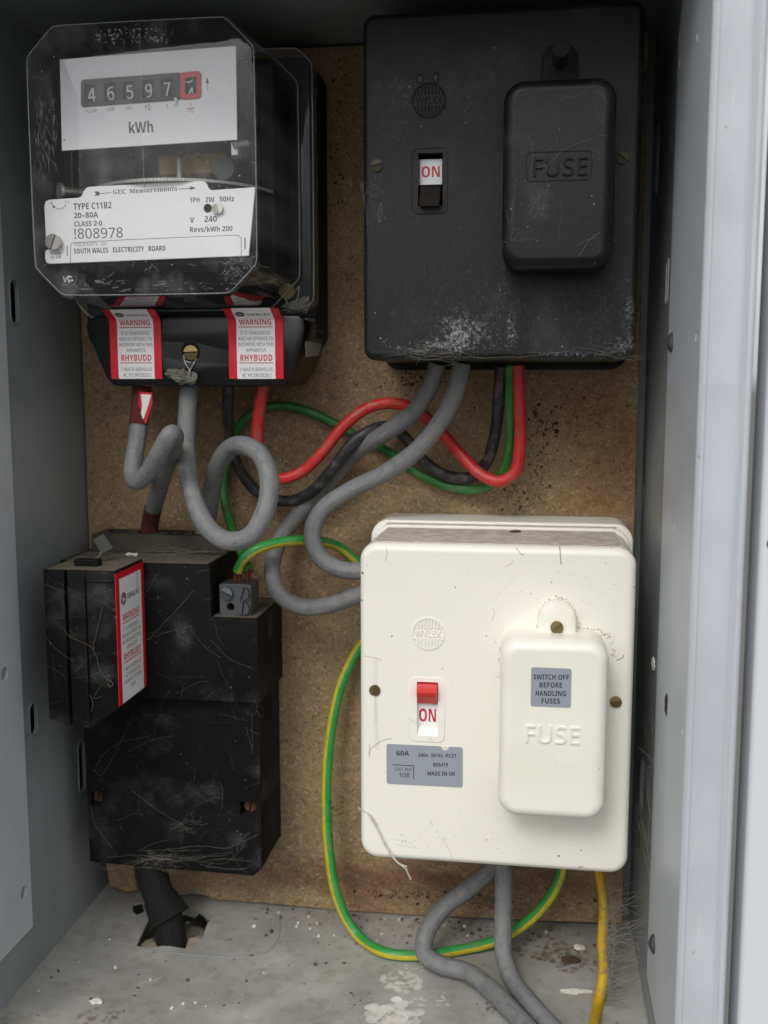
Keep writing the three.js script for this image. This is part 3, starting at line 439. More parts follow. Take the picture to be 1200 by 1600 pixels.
      add(m, 'number_drum', prep(g), std({ map: finishTex(new THREE.CanvasTexture(c3)), roughness: 0.5 }));
    };
    digits.forEach((d, i) => drum(cx[i], 129 + 18 + (cx[i] - 128) * sl + 0.5, d, 21));
    drum(298.5, 146 + (298 - 128) * sl + 0.5, '', 25, true);
    // little white comma between units and tenths
    add(plate, 'decimal_comma', (() => { const a = P(274, 155, zp + 0.0012), g = new THREE.SphereGeometry(0.0009, 10, 8); g.scale(0.9, 0.9, 0.3); g.translate(a.x, a.y, a.z - 0.0003); const t2 = tubeGeo([a.clone().add(V(0.0004, 0, -0.0003)), a.clone().add(V(0.0002, -0.0014, -0.0003)), a.clone().add(V(-0.0008, -0.0024, -0.0003))], 0.00035, 8, 6); return merge([g, t2]); })(), std({ color: 0xe8e8e8, roughness: 0.5 }));
    add(m, 'register_box', boxUV(rbox(-0.2, -0.127, 0.112, 0.14, 0.06, 0.084, 0.001), 5), M.dark);
  }
  // name plate
  {
    const zn = 0.0955, X0 = -0.224, X1 = -0.118, Y0 = 0.05, Y1 = 0.0915;
    const [c, ctx] = faceCanvas(X0, X1, Y0, Y1, zn, 18, '#e9eaed');
    const q = (sl) => ({ slope: sl }), ink = '#3d4049';
    say(ctx, 'TYPE C11B2', 113.5, 174.5, 327.5, 10, { slope: -0.035, w: 'bold', col: ink }); say(ctx, '20–80A', 114, 152.5, 341, 8.6, { slope: -0.035, w: 'bold', col: ink }); say(ctx, 'CLASS 2·0', 114, 159.5, 354, 7.8, { slope: -0.035, w: 'bold', col: ink });
    say(ctx, '!808978', 113, 193, 373.5, 16, { slope: -0.03, col: '#4a4c52' });
    say(ctx, 'PROPERTY  OF', 114, 166.5, 385.3, 5.2, { slope: -0.03, col: '#74767c' }); say(ctx, 'SOUTH WALES   ELECTRICITY   BOARD', 113.5, 259.5, 397, 8, { slope: -0.038, w: 'bold', col: ink });
    say(ctx, 'Made', 75, 93.5, 398.6, 4.8, { slope: -0.03, w: 'bold', col: '#777980' }); say(ctx, 'in UK', 75.3, 93.5, 405, 4.8, { slope: -0.03, w: 'bold', col: '#777980' });
    say(ctx, 'GEC  Measurements', 176, 277, 303.5, 6.8, { f: 'serif', w: 'bold', slope: -0.05, col: '#30323a' });
    scratch(ctx, [[150, 302.5], [173, 301.2]], ink, 1.1); ctx.fillStyle = ink; ctx.beginPath(); ctx.moveTo(147, 299.5); ctx.lineTo(154, 299); ctx.lineTo(156, 302); ctx.lineTo(154, 305.5); ctx.lineTo(147, 306); ctx.lineTo(149.5, 302.7); ctx.fill();
    scratch(ctx, [[279, 296.2], [300, 294.8]], ink, 1.1); ctx.beginPath(); ctx.moveTo(306, 294.3); ctx.lineTo(296.6, 297.8); ctx.lineTo(296.4, 291.8); ctx.fill();
    scratch(ctx, [[225.3, 286.5], [226, 293]], ink, 0.9);
    say(ctx, '1PH', 296, 312, 317, 7.8, { slope: -0.03, w: 'bold', col: ink }); say(ctx, '2W', 320, 334, 316.4, 7.8, { slope: -0.03, w: 'bold', col: ink }); say(ctx, '50Hz', 341.5, 364.5, 315.6, 7.8, { slope: -0.03, w: 'bold', col: ink });
    say(ctx, 'V', 296.5, 303, 348, 8.6, { w: 'bold', col: ink }); say(ctx, '240', 318.5, 338.5, 347, 9.2, { w: 'bold', slope: -0.03, col: ink }); say(ctx, 'Revs/kWh 200', 296, 362.5, 362.8, 8, { w: 'bold', slope: -0.03, col: ink });
    const bx = [[107.5, 411], [108.5, 386], [110, 381.5], [114, 379.5], [200, 374.5], [280, 371], [366, 367.2], [372, 368], [375.5, 372], [376, 401]]; scratch(ctx, bx, '#50535c', 0.9);
    scratch(ctx, [[102.6, 384.5], [103, 400]], ink, 1.4); scratch(ctx, [[381.4, 371.5], [381.6, 388]], ink, 1.6);
    say(ctx, '+', 75.5, 81, 319.5, 5, { w: 'bold' }); say(ctx, 'F.L', 100, 108, 317, 4, { col: '#85878d' }); ctx.strokeStyle = ink; ctx.lineWidth = 0.8; ctx.beginPath(); ctx.arc(91, 315.5, 11, 0.35, 2.7); ctx.stroke(); ctx.fillStyle = ink; ctx.beginPath(); ctx.moveTo(79, 320); ctx.lineTo(84, 322.4); ctx.lineTo(82, 325.5); ctx.fill();
    specks(ctx, 40, 70, 395, 290, 410, ['rgba(110,105,98,0.4)'], 0.3, 0.9, mulberry(61));
    const t = finishTex(new THREE.CanvasTexture(c));
    const o = [[69.5, 322], [72, 314.5], [78, 312.5], [122, 309.6], [128, 307], [131, 299], [135, 294], [140, 292.4], [312, 283.2], [319, 284], [323, 288], [325, 294], [330, 297.8], [398, 293], [388, 399], [78, 411.6], [73, 410], [71, 405], [71, 393], [74, 390.5], [80, 390], [74, 384], [72.5, 377], [72, 371]];
    const sh = poly(o.map(([a, b]) => P(a, b, zn))); { const h = P(324.5, 325.5, zn), ph = new THREE.Path(); ph.absarc(h.x, h.y, 0.0021, 0, Math.PI * 2); sh.holes.push(ph); }
    add(m, 'name_plate', planeUV(extrude(sh, zn - 0.0009, zn, 0.0002, 1), X0, X1, Y0, Y1), std({ map: t, roughness: 0.38 }), 'white rating plate with printed type and serial number');
    const s1 = P(86.5, 379, zn), s2 = P(341, 326.5, zn); add(m, 'plate_screw', slotHead(s1, 0.0034, 1.2, 0.0028), M.steel); add(m, 'plate_screw', slotHead(s2, 0.0023, 1.9, 0.0018), M.steel);
    const bk = boxUV(rbox(-0.216, -0.122, 0.052, 0.079, 0.062, 0.0935, 0.002), 5); add(m, 'plate_bracket', bk, M.dark);
  }
  // disc, magnet, coil and pillars seen above the name plate
  { const cy = P(250, 279, 0.1).y; const d = new THREE.CylinderGeometry(0.044, 0.044, 0.0012, 160, 1); d.translate(-0.1655, cy, 0.0545); const di = add(m, 'rotor_disc', prep(d), M.steel);
    const th = []; for (let i = 0; i < 90; i++) { const a = Math.PI * i / 89; const r2 = rbox(-0.0004, 0.0004, -0.0007, 0.0007, 0, 0.0004, 0.0001); r2.rotateY(a - Math.PI / 2); r2.translate(-0.1655 + Math.sin(a - Math.PI / 2) * 0.044, cy, 0.0545 + Math.cos(a - Math.PI / 2) * 0.044); th.push(r2); } add(di, 'edge_marks', merge(th), M.wire);
    const a = P(245, 240, 0.07), b = P(352, 270, 0.07); add(m, 'brass_magnet', boxUV(rbox(a.x, b.x, b.y, a.y, 0.055, 0.07, 0.0015), 5), std({ color: 0x9a7d22, roughness: 0.5 }));
    const p1 = P(280, 240, 0.078), p2 = P(281, 285, 0.078); add(m, 'spindle', rodGeo(p2, p1, 0.0016), M.wire);
    const q1 = P(97, 299, 0.092), q2 = P(130, 303, 0.084); add(m, 'pillar', merge([rodGeo(q1, q2, 0.0023), rodGeo(q1.clone().add(V(-0.001, 0, 0.001)), q1, 0.0036)]), M.steel);
    const k = P(352, 265, 0.08); const kn = new THREE.CylinderGeometry(0.005, 0.005, 0.006, 20); kn.rotateX(Math.PI / 2); kn.translate(k.x, k.y, k.z); add(m, 'magnet_screw', prep(kn), M.zinc);
    const w1 = P(365, 228, 0.093), w2 = P(386, 224, 0.088); add(m, 'plate_lug', merge([rodGeo(w1, w2, 0.0015), rbox(w1.x - 0.0015, w1.x + 0.0018, w1.y - 0.004, w1.y + 0.002, 0.086, 0.0925)]), M.wire);
    for (const [px, py, r] of [[235, 228, 0.0016], [205, 232, 0.0013], [282, 232, 0.0018], [310, 234, 0.0016]]) { const s = P(px, py + 8, 0.088); add(m, 'frame_rivet', (() => { const g = new THREE.SphereGeometry(r, 12, 8); g.translate(s.x, s.y, s.z); return prep(g); })(), M.oldBrass); }
    const c0 = P(125, 240, 0.08), c1 = P(205, 270, 0.08); add(m, 'coil', boxUV(rbox(c0.x, c1.x, c1.y, c0.y, 0.06, 0.078, 0.003), 5), std({ color: 0x2c3038, roughness: 0.5 }));
  }
  // terminal cover
  {
    const z = 0.056; const o = [[140, 504], [139, 512], [144, 526], [170, 588], [178, 596], [188, 598], [430, 598], [440, 595], [456, 572], [466, 540], [471, 512], [470, 503], [464, 498], [152, 498]].map(([a, b]) => P(a, b, z));
    const s = poly(o); const hc = P(297, 551, z), ph = new THREE.Path(); ph.absarc(hc.x, hc.y, 0.0056, 0, Math.PI * 2); s.holes.push(ph);
    const sh2 = extrude(s, 0.008, z, 0.0018, 4, 10); const tc = add(m, 'terminal_cover', boxUV(sh2, 5), M.gloss, 'black moulded terminal cover');
    const cup = new THREE.CylinderGeometry(0.0075, 0.0075, 0.001, 24); cup.rotateX(Math.PI / 2); cup.translate(hc.x, hc.y, z - 0.008); add(tc, 'screw_cup', prep(cup), M.gloss);
    const boss = new THREE.TorusGeometry(0.0064, 0.0012, 8, 28); boss.translate(hc.x, hc.y, z - 0.0012); add(tc, 'screw_boss', prep(boss), M.gloss);
    add(tc, 'cover_screw', slotHead(V(hc.x, hc.y, z - 0.0045), 0.0034, 0.05, 0.004), M.brass);
    // sealing wire and crushed seal
    const e = P(288, 590, z + 0.002), a = P(287, 555, z - 0.001), b = P(307, 560, z - 0.001), mm = P(296, 578, z + 0.001);
    add(m, 'seal_wire', merge([tubeGeo([a, P(290, 568, z + 0.001), mm, P(298, 588, z + 0.002)], 0.0004, 30, 6), tubeGeo([b, P(303, 568, z + 0.001), mm.clone().add(V(0.0004, 0, 0)), P(294, 590, z + 0.002)], 0.0004, 30, 6), tubeGeo([P(298, 588, z + 0.002), P(302, 600, z + 0.002)], 0.0003, 8, 6)]), M.wire);
    const lump = (c, sx, sy, sz, seed) => { const g = new THREE.IcosahedronGeometry(1, 4), p = g.attributes.position; for (let i = 0; i < p.count; i++) { const v = V(p.getX(i), p.getY(i), p.getZ(i)), k = 0.25 + 1.35 * fbm(v.x * 3.2 + seed, v.y * 3.2 + v.z * 2.9 + seed * 2, 4); p.setXYZ(i, v.x * k * sx, v.y * k * sy, v.z * k * sz); } g.computeVertexNormals(); g.translate(c.x, c.y, c.z); return prep(g); };
    add(m, 'lead_seal', merge([lump(e, 0.0062, 0.0036, 0.003, 3), lump(P(272, 584, z + 0.002), 0.0042, 0.0026, 0.0026, 8)]), M.lead, 'crumpled grey seal hanging from the wire');
    // flange screw and its own seal
    const fz = 0.044; add(m, 'flange_screw', slotHead(P(450, 456, fz), 0.0036, 0.55, 0.003), M.brass);
    add(m, 'seal_wire', tubeGeo([P(458, 462, fz + 0.002), P(467, 447, fz + 0.005), P(463, 470, fz + 0.004), P(452, 477, fz + 0.004), P(446, 466, fz + 0.003)], 0.0004, 40, 6), M.wire);
    add(m, 'lead_seal', merge([lump(P(464, 479, fz + 0.004), 0.006, 0.0032, 0.003, 14), lump(P(475, 475, fz + 0.005), 0.0032, 0.0034, 0.0026, 19)]), M.lead);
    // paper tag on the right shoulder
    const tX = P(470, 520, z).x + 0.0006, tg = poly([[477, 497], [501, 500], [503, 528], [497, 556], [478, 557], [476, 530]].map(([a2, b2]) => { const q2 = PX(a2, b2, tX); return V(-q2.z, q2.y, 0); })); const tgg = extrude(tg, 0, 0.0004); tgg.rotateY(Math.PI / 2); tgg.translate(tX, 0, 0); add(m, 'paper_tag', tgg, std({ color: 0x9a968c, roughness: 0.9 }));
    // the two stuck warning labels, bridging clear cover and terminal cover
    for (const [a2, b2, tag] of [[173, 253, 0], [358, 443, 1]]) {
      const xa = P(a2, 540, z).x, xb = P(b2, 540, z).x, yt = P(a2, 503, z).y, yb = P(a2, 590, z).y;
      const path = [[0.0356, 0.0635, -0.0006], [yt + 0.0012, z + 0.0012, 0], [yt - 0.0008, z + 0.0004, 0]]; for (let i = 1; i <= 6; i++) path.push([yt - 0.0008 + (yb + 0.0014 - yt + 0.0008) * i / 6, z + 0.0004, 0]); path.push([yb - 0.0004, z, 0], [yb - 0.0012, z - 0.0016, 0], [yb - 0.0016, z - 0.006, 0]);
      add(m, 'warning_label', bentStrip(xa, xb, path, 0.04), shortLabel, tag ? 'red bordered warning label on the right of the terminal cover' : 'red bordered warning label on the left of the terminal cover');
    }
  }
}

// ------------------------------------------------------------------ switch-fuse units
function emblem(parent, cx, cy, z, R, mat, up) {                     // ring, bars and lettering standing proud by up
  const ringG = new THREE.RingGeometry(R * 0.93, R, 48); const out = [];
  const o = new THREE.Shape(); o.absarc(cx, cy, R, 0, Math.PI * 2); const h = new THREE.Path(); h.absarc(cx, cy, R * 0.9, 0, Math.PI * 2); o.holes.push(h); out.push(extrude(o, z, z + up, 0, 1, 24));
  for (let i = -4; i <= 4; i++) { const x = i * R * 0.2, t = Math.sqrt(Math.max(0, 0.82 * R * R - x * x)); for (const s of [1, -1]) { const a = 0.3 * R, b = t; if (b > a + 0.0003) out.push(rbox(cx + x - R * 0.05, cx + x + R * 0.05, s > 0 ? cy + a : cy - b, s > 0 ? cy + b : cy - a, z, z + up, 0.00005)); } }
  out.push(textGeo('WYLEX', cx - R * 0.78, cx + R * 0.78, cy - R * 0.2, cy + R * 0.2, z, z + up, font));
  return add(parent, 'emblem', merge(out), mat);
}
function switchUnit(o) {
  const u = thing(o.name, o.label, 'switch unit', V((o.x0 + o.x1) / 2, o.y0, 0));
  const zf = o.zf, sx = [...o.hole], h0 = P(sx[0], sx[3], zf), h1 = P(sx[2], sx[1], zf);
  const bp = add(u, 'back_plate', boxUV(slab(o.bx0, o.bx1, o.by0, o.by1, 0.0006, o.bz, 0.009, 0.001), 5), o.side);
  if (o.midLip) add(u, 'base_lip', boxUV(slab(o.x0 - 0.0012, o.x1 + 0.0012, o.y0 - 0.001, o.y1 + 0.0016, o.bz, o.bz + 0.006, 0.009, 0.0008), 5), o.side);
  const bev = o.bev, rearZ = o.bz + (o.midLip ? 0.006 : 0), body = slab(o.x0, o.x1, o.y0, o.y1, rearZ, zf, o.rad + bev, bev, 7, [h0.x, h1.x, h0.y, h1.y]);
  const walls = []; const H = [[h0.x, h0.y], [h1.x, h0.y], [h1.x, h1.y], [h0.x, h1.y]]; for (let i = 0; i < 4; i++) { const a = H[i], b = H[(i + 1) % 4]; walls.push(a[0], a[1], zf, b[0], b[1], zf, b[0], b[1], zf - 0.012, a[0], a[1], zf, b[0], b[1], zf - 0.012, a[0], a[1], zf - 0.012); }
  const gw = new THREE.BufferGeometry(); gw.setAttribute('position', new THREE.Float32BufferAttribute(walls, 3)); gw.computeVertexNormals();
  const cover = add(u, 'front_cover', planeUV(merge([body, gw]), o.x0, o.x1, o.y0, o.y1), o.face);
  return { u, cover, h0, h1 };
}
// -- black unit
{
  const zf = 0.08, tl = P(567, 20, zf), br = P(1002, 562, zf); const x0 = P(567, 300, zf).x, x1 = P(1001, 300, zf).x, y1 = P(800, 9, zf).y, y0 = P(780, 562, zf).y;
  const [c, ctx] = faceCanvas(x0, x1, y0, y1, zf, 8, (x, y) => { const b = fbm(x / 16, y / 22, 5), f = hash(Math.floor(x * 8), Math.floor(y * 8)), s = Math.max(0, b - 0.47); const v = 17 + 74 * s + 7 * (f - 0.5); return [v, v * 1.03, v * 1.06]; });
  const g = mulberry(91);
  const chalk = (cx, cy, sx, sy, n, a, s1 = 3, tilt = 0) => { for (let i = 0; i < n; i++) { const u = Math.sqrt(-2 * Math.log(g() + 1e-6)) * 0.5, t = g() * 6.283, xx = sx * u * Math.cos(t), yy = sy * u * Math.sin(t); ctx.fillStyle = `rgba(${178 + 40 * g()},${180 + 40 * g()},${184 + 40 * g()},${(a * (0.3 + g())).toFixed(3)})`; ctx.beginPath(); const s = 0.4 + s1 * g() * g(); ctx.ellipse(cx + xx + yy * tilt, cy + yy, s * (0.4 + g()), s * (0.4 + g()), g() * 3, 0, 7); ctx.fill(); } };
  // chalky bloom near the lower edge and right side
  chalk(712, 525, 24, 34, 900, 0.2, 3.4); chalk(690, 545, 50, 10, 500, 0.22, 2.6); chalk(745, 525, 26, 34, 600, 0.16, 3.2, -0.1); chalk(780, 510, 26, 50, 400, 0.09, 3); chalk(800, 520, 10, 34, 240, 0.2, 2.4); chalk(785, 450, 16, 40, 240, 0.09, 2.4); chalk(985, 500, 16, 70, 700, 0.13, 3); chalk(975, 540, 22, 14, 260, 0.18, 2.6); chalk(640, 555, 30, 6, 200, 0.26, 2); chalk(900, 556, 80, 4, 260, 0.2, 2); chalk(590, 540, 10, 18, 60, 0.22, 2);
  chalk(625, 170, 60, 70, 900, 0.04, 7); chalk(735, 160, 60, 60, 600, 0.03, 8); chalk(690, 330, 110, 150, 900, 0.022, 8); chalk(740, 490, 130, 60, 1500, 0.05, 5); chalk(930, 480, 70, 70, 900, 0.06, 4); for (let i = 0; i < 240; i++) { const x = 600 + g() * 390, y = 400 + g() * 150, l = 4 + g() * 22; scratch(ctx, [[x, y], [x + (g() - 0.5) * 5, y + l]], `rgba(190,192,196,${0.03 + 0.08 * g()})`, 0.8 + g() * 1.4); } chalk(590, 330, 10, 24, 120, 0.14, 2.6);
  specks(ctx, 150, 575, 1000, 60, 550, ['rgba(200,198,190,0.6)', 'rgba(150,146,136,0.5)', 'rgba(105,84,62,0.6)'], 0.4, 1.7, g);
  for (let i = 0; i < 40; i++) { const x = 580 + g() * 400, y = 60 + g() * 480; scratch(ctx, [[x, y], [x + (g() - 0.5) * 14, y + g() * 22]], `rgba(150,150,150,${0.08 + 0.14 * g()})`, 0.7); }
  ctx.fillStyle = 'rgba(14,14,15,0.8)'; ctx.beginPath(); ctx.ellipse(607, 95, 7, 11, -0.5, 0, 7); ctx.fill();
  // fine joint round the switch
  const face = phys({ specularIntensity: 0.7, map: finishTex(new THREE.CanvasTexture(c)), roughness: 0.45, bumpMap: grainBump, bumpScale: 0.00006 });
  const { u, cover, h0, h1 } = switchUnit({ name: 'switch_fuse_unit', label: 'black switch fuse unit with chalky stains and ON rocker', x0, x1, y0, y1, zf, rad: 0.0022, bev: 0.003, hole: [653, 238, 692, 322], bx0: x0 - 0.001, bx1: x1 + 0.0025, by0: y0 - 0.0035, by1: y1 + 0.0005, bz: 0.012, side: M.black, face });
  u.userData.category = 'switch unit';
  const mid = P(672, 280, zf);
  // escutcheon outline: shallow raised bead
  const e0 = P(643, 335, zf), e1 = P(700, 230, zf); { const a = rrShape(e0.x, e1.x, e0.y, e1.y, 0.003); a.holes.push(rrShape(e0.x + 0.0003, e1.x - 0.0003, e0.y + 0.0003, e1.y - 0.0003, 0.0027, THREE.Path)); add(cover, 'switch_surround', boxUV(extrude(a, zf - 0.0002, zf + 0.0003, 0, 1, 6), 5), M.black); }
  const tx = (w, h, fn) => { const [cc, q] = canvas(w, h); fn(q, w, h); return finishTex(new THREE.CanvasTexture(cc)); };
  const onTex = tx(220, 270, (q, w, h) => { q.fillStyle = '#ecedf0'; q.fillRect(0, 0, w, h); say(q, 'ON', 12, 208, 190, 118, { w: 'bold', col: '#c62a2c' }); });
  const la = P(655.5, 289, zf - 0.004), lb = P(691, 248, zf - 0.004); add(u, 'on_label', planeUV(slab(la.x, lb.x, la.y, lb.y, zf - 0.007, zf - 0.0042, 0.0002, 0.0001, 1), la.x, lb.x, la.y, lb.y), std({ map: onTex, roughness: 0.4 }), 'white switch label reading ON in red');
  add(u, 'switch_well', rbox(h0.x - 0.0008, h1.x + 0.0008, h0.y - 0.0008, h1.y + 0.0008, zf - 0.016, zf - 0.0122, 0.0003), M.black);
  { const a = P(655, 326, zf), b = P(690, 290, zf); const prof = poly([V(zf - 0.011, a.y + 0.0006), V(zf + 0.0035, a.y + 0.0009), V(zf + 0.0044, a.y + 0.0017), V(zf - 0.001, b.y - 0.0004), V(zf - 0.011, b.y - 0.0004)].map(v => V(v.x, v.y, 0))); const g2 = extrude(prof, 0, b.x - a.x - 0.0008, 0.0004, 2); g2.rotateY(-Math.PI / 2); g2.translate(b.x - 0.0004, 0, 0); add(u, 'rocker', g2, std({ color: 0x2b2624, roughness: 0.3 }), 'black rocker pressed down'); }
  emblem(cover, P(670, 157, zf).x, P(670, 157, zf).y, zf - 0.0002, (P(697, 157, zf).x - P(643, 157, zf).x) / 2, std({ color: 0x040405, roughness: 0.7 }), 0.0005);  // near-black colour stands in for shade inside engraved lines
  for (const [px, py, an] of [[589, 259, 0.2], [972, 247, -0.7]]) add(u, 'cover_screw', slotHead(P(px, py, zf - 0.0004), 0.0027, an, 0.0011), M.oldBrass);
  // two clear drips of old glue above the emblem
  for (const [px, py] of [[657, 123], [681, 121]]) { const q = P(px, py, zf), gg = new THREE.SphereGeometry(1, 16, 12); gg.scale(0.0013, 0.0022, 0.0004); gg.translate(q.x, q.y, q.z); add(cover, 'glue_drip', prep(gg), std({ color: 0x1b1d1f, roughness: 0.35 })); }
  // fuse cover
  const fz = zf + 0.024, f0 = P(783, 421, fz), f1 = P(966, 116, fz);
  const fc = add(u, 'fuse_cover', boxUV(slab(f0.x, f1.x, f0.y, f1.y, zf - 0.001, fz, 0.0085, 0.005, 8), 5), phys({ specularIntensity: 0.7, map: blackA, roughness: 0.42, bumpMap: grainBump, bumpScale: 0.00008 }), 'black moulded fuse cover');
  { const a = P(833, 276, fz), b = P(918, 245, fz), r0 = P(821, 284, fz), r1 = P(926, 234, fz); const A = rrShape(r0.x, r1.x, r0.y, r1.y, 0.0022); A.holes.push(rrShape(r0.x + 0.0004, r1.x - 0.0004, r0.y + 0.0004, r1.y - 0.0004, 0.0018, THREE.Path)); add(fc, 'raised_border', boxUV(extrude(A, fz - 0.0002, fz + 0.0003, 0, 1, 6), 5), M.black); add(fc, 'raised_lettering', boxUV(textGeo('FUSE', a.x, b.x, a.y, b.y, fz - 0.0002, fz + 0.0009, font), 5), M.black); }
  { const k0 = P(850, 120, zf + 0.006), k1 = P(901, 66, zf + 0.006); const w = (k1.x - k0.x) / 2, s = new THREE.Shape(); s.moveTo(k0.x, k0.y - 0.004); s.lineTo(k1.x, k0.y - 0.004); s.lineTo(k1.x, k1.y - w); s.absarc(k0.x + w, k1.y - w, w, 0, Math.PI); s.closePath(); add(fc, 'cover_lug', boxUV(extrude(s, zf - 0.002, zf + 0.006, 0.0008, 2), 5), M.black);
    const q = P(875, 95, zf + 0.006); const a = V(q.x, q.y, zf + 0.005), b = V(q.x, q.y + 0.0006, zf + 0.021); const gk = merge([rodGeo(a, b, 0.0034, 20, 0.003)]); const kn = add(fc, 'knob_screw', gk, std({ color: 0x4a3d3a, roughness: 0.5, metalness: 0.5, bumpMap: grainBump, bumpScale: 0.0008 })); const hd = new THREE.SphereGeometry(0.0037, 20, 14); hd.scale(1, 1, 0.7); hd.translate(b.x, b.y, b.z); add(kn, 'knob_head', prep(hd), std({ color: 0x54504e, roughness: 0.35, metalness: 0.7, bumpMap: grainBump, bumpScale: 0.0006 })); }
}
// -- cream unit
{
  const zf = 0.085, x0 = P(562, 1100, zf).x, x1 = P(989, 1100, zf).x, y1 = P(780, 853, zf).y, y0 = P(770, 1355, zf).y;
  const [c, ctx] = faceCanvas(x0, x1, y0, y1, zf, 8, (x, y) => { const b = fbm(x / 40, y / 40, 4) - 0.5, k = 1 + 0.03 * b; return [238 * k, 236 * k, 224 * k * (1 + 0.015 * b)]; });
  const g = mulberry(44), br = ['rgba(110,88,66,0.7)', 'rgba(82,68,54,0.7)', 'rgba(150,132,108,0.6)'];
  specks(ctx, 90, 566, 990, 850, 1360, br, 0.3, 1.3, g); specks(ctx, 60, 575, 990, 1300, 1362, br, 0.3, 1.4, g); specks(ctx, 40, 790, 960, 860, 960, br, 0.3, 1.2, g);
  ctx.fillStyle = 'rgba(62,48,38,0.9)'; for (const [x, y, s] of [[690, 850, 2.2], [565, 896, 1.8], [712, 920, 1.1], [874, 1339, 1.5], [860, 915, 1], [611, 994, 1.2], [563, 938, 1.4], [760, 995, 1], [985, 925, 1]]) { ctx.beginPath(); ctx.ellipse(x, y, s, s * 0.9, 0, 0, 7); ctx.fill(); }
  const grey = (a) => `rgba(120,108,94,${a})`;
  scratch(ctx, [[604, 858], [605, 868], [602, 877]], grey(0.5), 1.2); scratch(ctx, [[872, 863], [873, 876], [874, 888]], grey(0.65), 1.8); scratch(ctx, [[843, 858], [848, 852], [849, 849]], grey(0.6), 1.2); scratch(ctx, [[806, 863], [814, 873], [818, 872]], grey(0.55), 1.3); scratch(ctx, [[789, 890], [797, 887], [802, 882]], grey(0.4), 1); scratch(ctx, [[566, 1024], [592, 1029], [592, 1033]], grey(0.5), 0.9); scratch(ctx, [[585, 1030], [584, 1100], [583, 1130], [585, 1170]], 'rgba(170,160,142,0.14)', 7); scratch(ctx, [[583, 1090], [584, 1128]], grey(0.12), 3); scratch(ctx, [[571, 1185], [575, 1170], [590, 1160], [604, 1155], [609, 1156]], grey(0.55), 1.1); scratch(ctx, [[573, 1163], [571, 1180]], grey(0.5), 1);
  scratch(ctx, [[770, 952], [773, 960], [768, 972]], grey(0.35), 1); scratch(ctx, [[810, 900], [790, 920], [770, 945]], grey(0.12), 1.2); scratch(ctx, [[670, 1286], [673, 1294]], grey(0.5), 0.9); scratch(ctx, [[684, 1311], [697, 1325], [706, 1347]], grey(0.3), 0.8); scratch(ctx, [[613, 1325], [648, 1332], [636, 1322], [605, 1316]], grey(0.25), 0.8); scratch(ctx, [[960, 1034], [968, 1030], [970, 1026]], grey(0.8), 1.5); scratch(ctx, [[905, 1357], [912, 1355]], grey(0.7), 1.8);
  { const rim = [[780, 1060], [782, 1020], [790, 1000], [805, 990], [838, 986], [846, 965], [850, 948], [870, 938], [890, 948], [897, 968], [903, 986], [935, 990], [950, 1002], [956, 1030]]; for (let i = 0; i < 420; i++) { const f = g() * (rim.length - 1.001), a = Math.floor(f), t = f - a, x = rim[a][0] + (rim[a + 1][0] - rim[a][0]) * t + (g() - 0.5) * 7, y = rim[a][1] + (rim[a + 1][1] - rim[a][1]) * t + (g() - 0.5) * 7; ctx.fillStyle = `rgba(${120 + g() * 40},${98 + g() * 36},${74 + g() * 30},${0.12 + 0.3 * g()})`; ctx.beginPath(); ctx.ellipse(x, y, 0.4 + g() * 1.5, 0.4 + g(), g() * 3, 0, 7); ctx.fill(); } }   // brown dust caught round the fuse cover
  for (let i = 0; i < 30; i++) { const x = 570 + g() * 410, y = 860 + g() * 480, a = g() * 6.3, l = 3 + g() * 12; scratch(ctx, [[x, y], [x + Math.cos(a) * l, y + Math.sin(a) * l]], grey(0.12 + 0.14 * g()), 0.6); }
  scratch(ctx, [[610, 1348], [760, 1352], [960, 1362]], 'rgba(150,132,110,0.35)', 1.4);
  const face = std({ map: finishTex(new THREE.CanvasTexture(c)), roughness: 0.36, bumpMap: softBump, bumpScale: 0.00005 });
  const { u, cover, h0, h1 } = switchUnit({ name: 'switch_fuse_unit', label: 'cream switch fuse unit with red rocker and silver labels', x0, x1, y0, y1, zf, rad: 0.0045, bev: 0.0038, hole: [651, 1066, 685, 1149], bx0: x0 - 0.0035, bx1: x1 + 0.0035, by0: y0 - 0.001, by1: y1 + 0.0032, bz: 0.028, side: M.cream, face, midLip: true });
  const e0 = P(640, 1157, zf), e1 = P(695, 1060, zf); { const a = rrShape(e0.x, e1.x, e0.y, e1.y, 0.003); a.holes.push(rrShape(h0.x, h1.x, h0.y, h1.y, 0.0003, THREE.Path)); add(cover, 'switch_surround', extrude(a, zf - 0.0003, zf + 0.0004, 0.0002, 1, 6), M.cream); }
  const [cc, q] = canvas(240, 250); q.fillStyle = '#f4f4f4'; q.fillRect(0, 0, 240, 250); say(q, 'ON', 12, 226, 170, 122, { w: 'bold', col: '#c52633' });
  const la = P(652, 1140, zf - 0.003), lb = P(685, 1100, zf - 0.003); add(u, 'on_label', planeUV(slab(la.x, lb.x, la.y, lb.y, zf - 0.006, zf - 0.003, 0.0002, 0.0001, 1), la.x, lb.x, la.y, lb.y), std({ map: finishTex(new THREE.CanvasTexture(cc)), roughness: 0.4 }), 'white switch label reading ON in red');
  add(u, 'switch_well', rbox(h0.x - 0.0008, h1.x + 0.0008, h0.y - 0.0008, h1.y + 0.0008, zf - 0.016, zf - 0.0122, 0.0003), M.cream);
  { const a0 = P(651, 1149.5, zf), a1 = P(685, 1140.5, zf); const pf = poly([V(zf - 0.006, a0.y), V(zf - 0.0004, a0.y), V(zf - 0.0028, a1.y), V(zf - 0.006, a1.y)]); const g2 = extrude(pf, 0, a1.x - a0.x - 0.0001); g2.rotateY(-Math.PI / 2); g2.translate(a1.x - 0.0001, 0, 0); add(u, 'well_sill', g2, M.cream); }
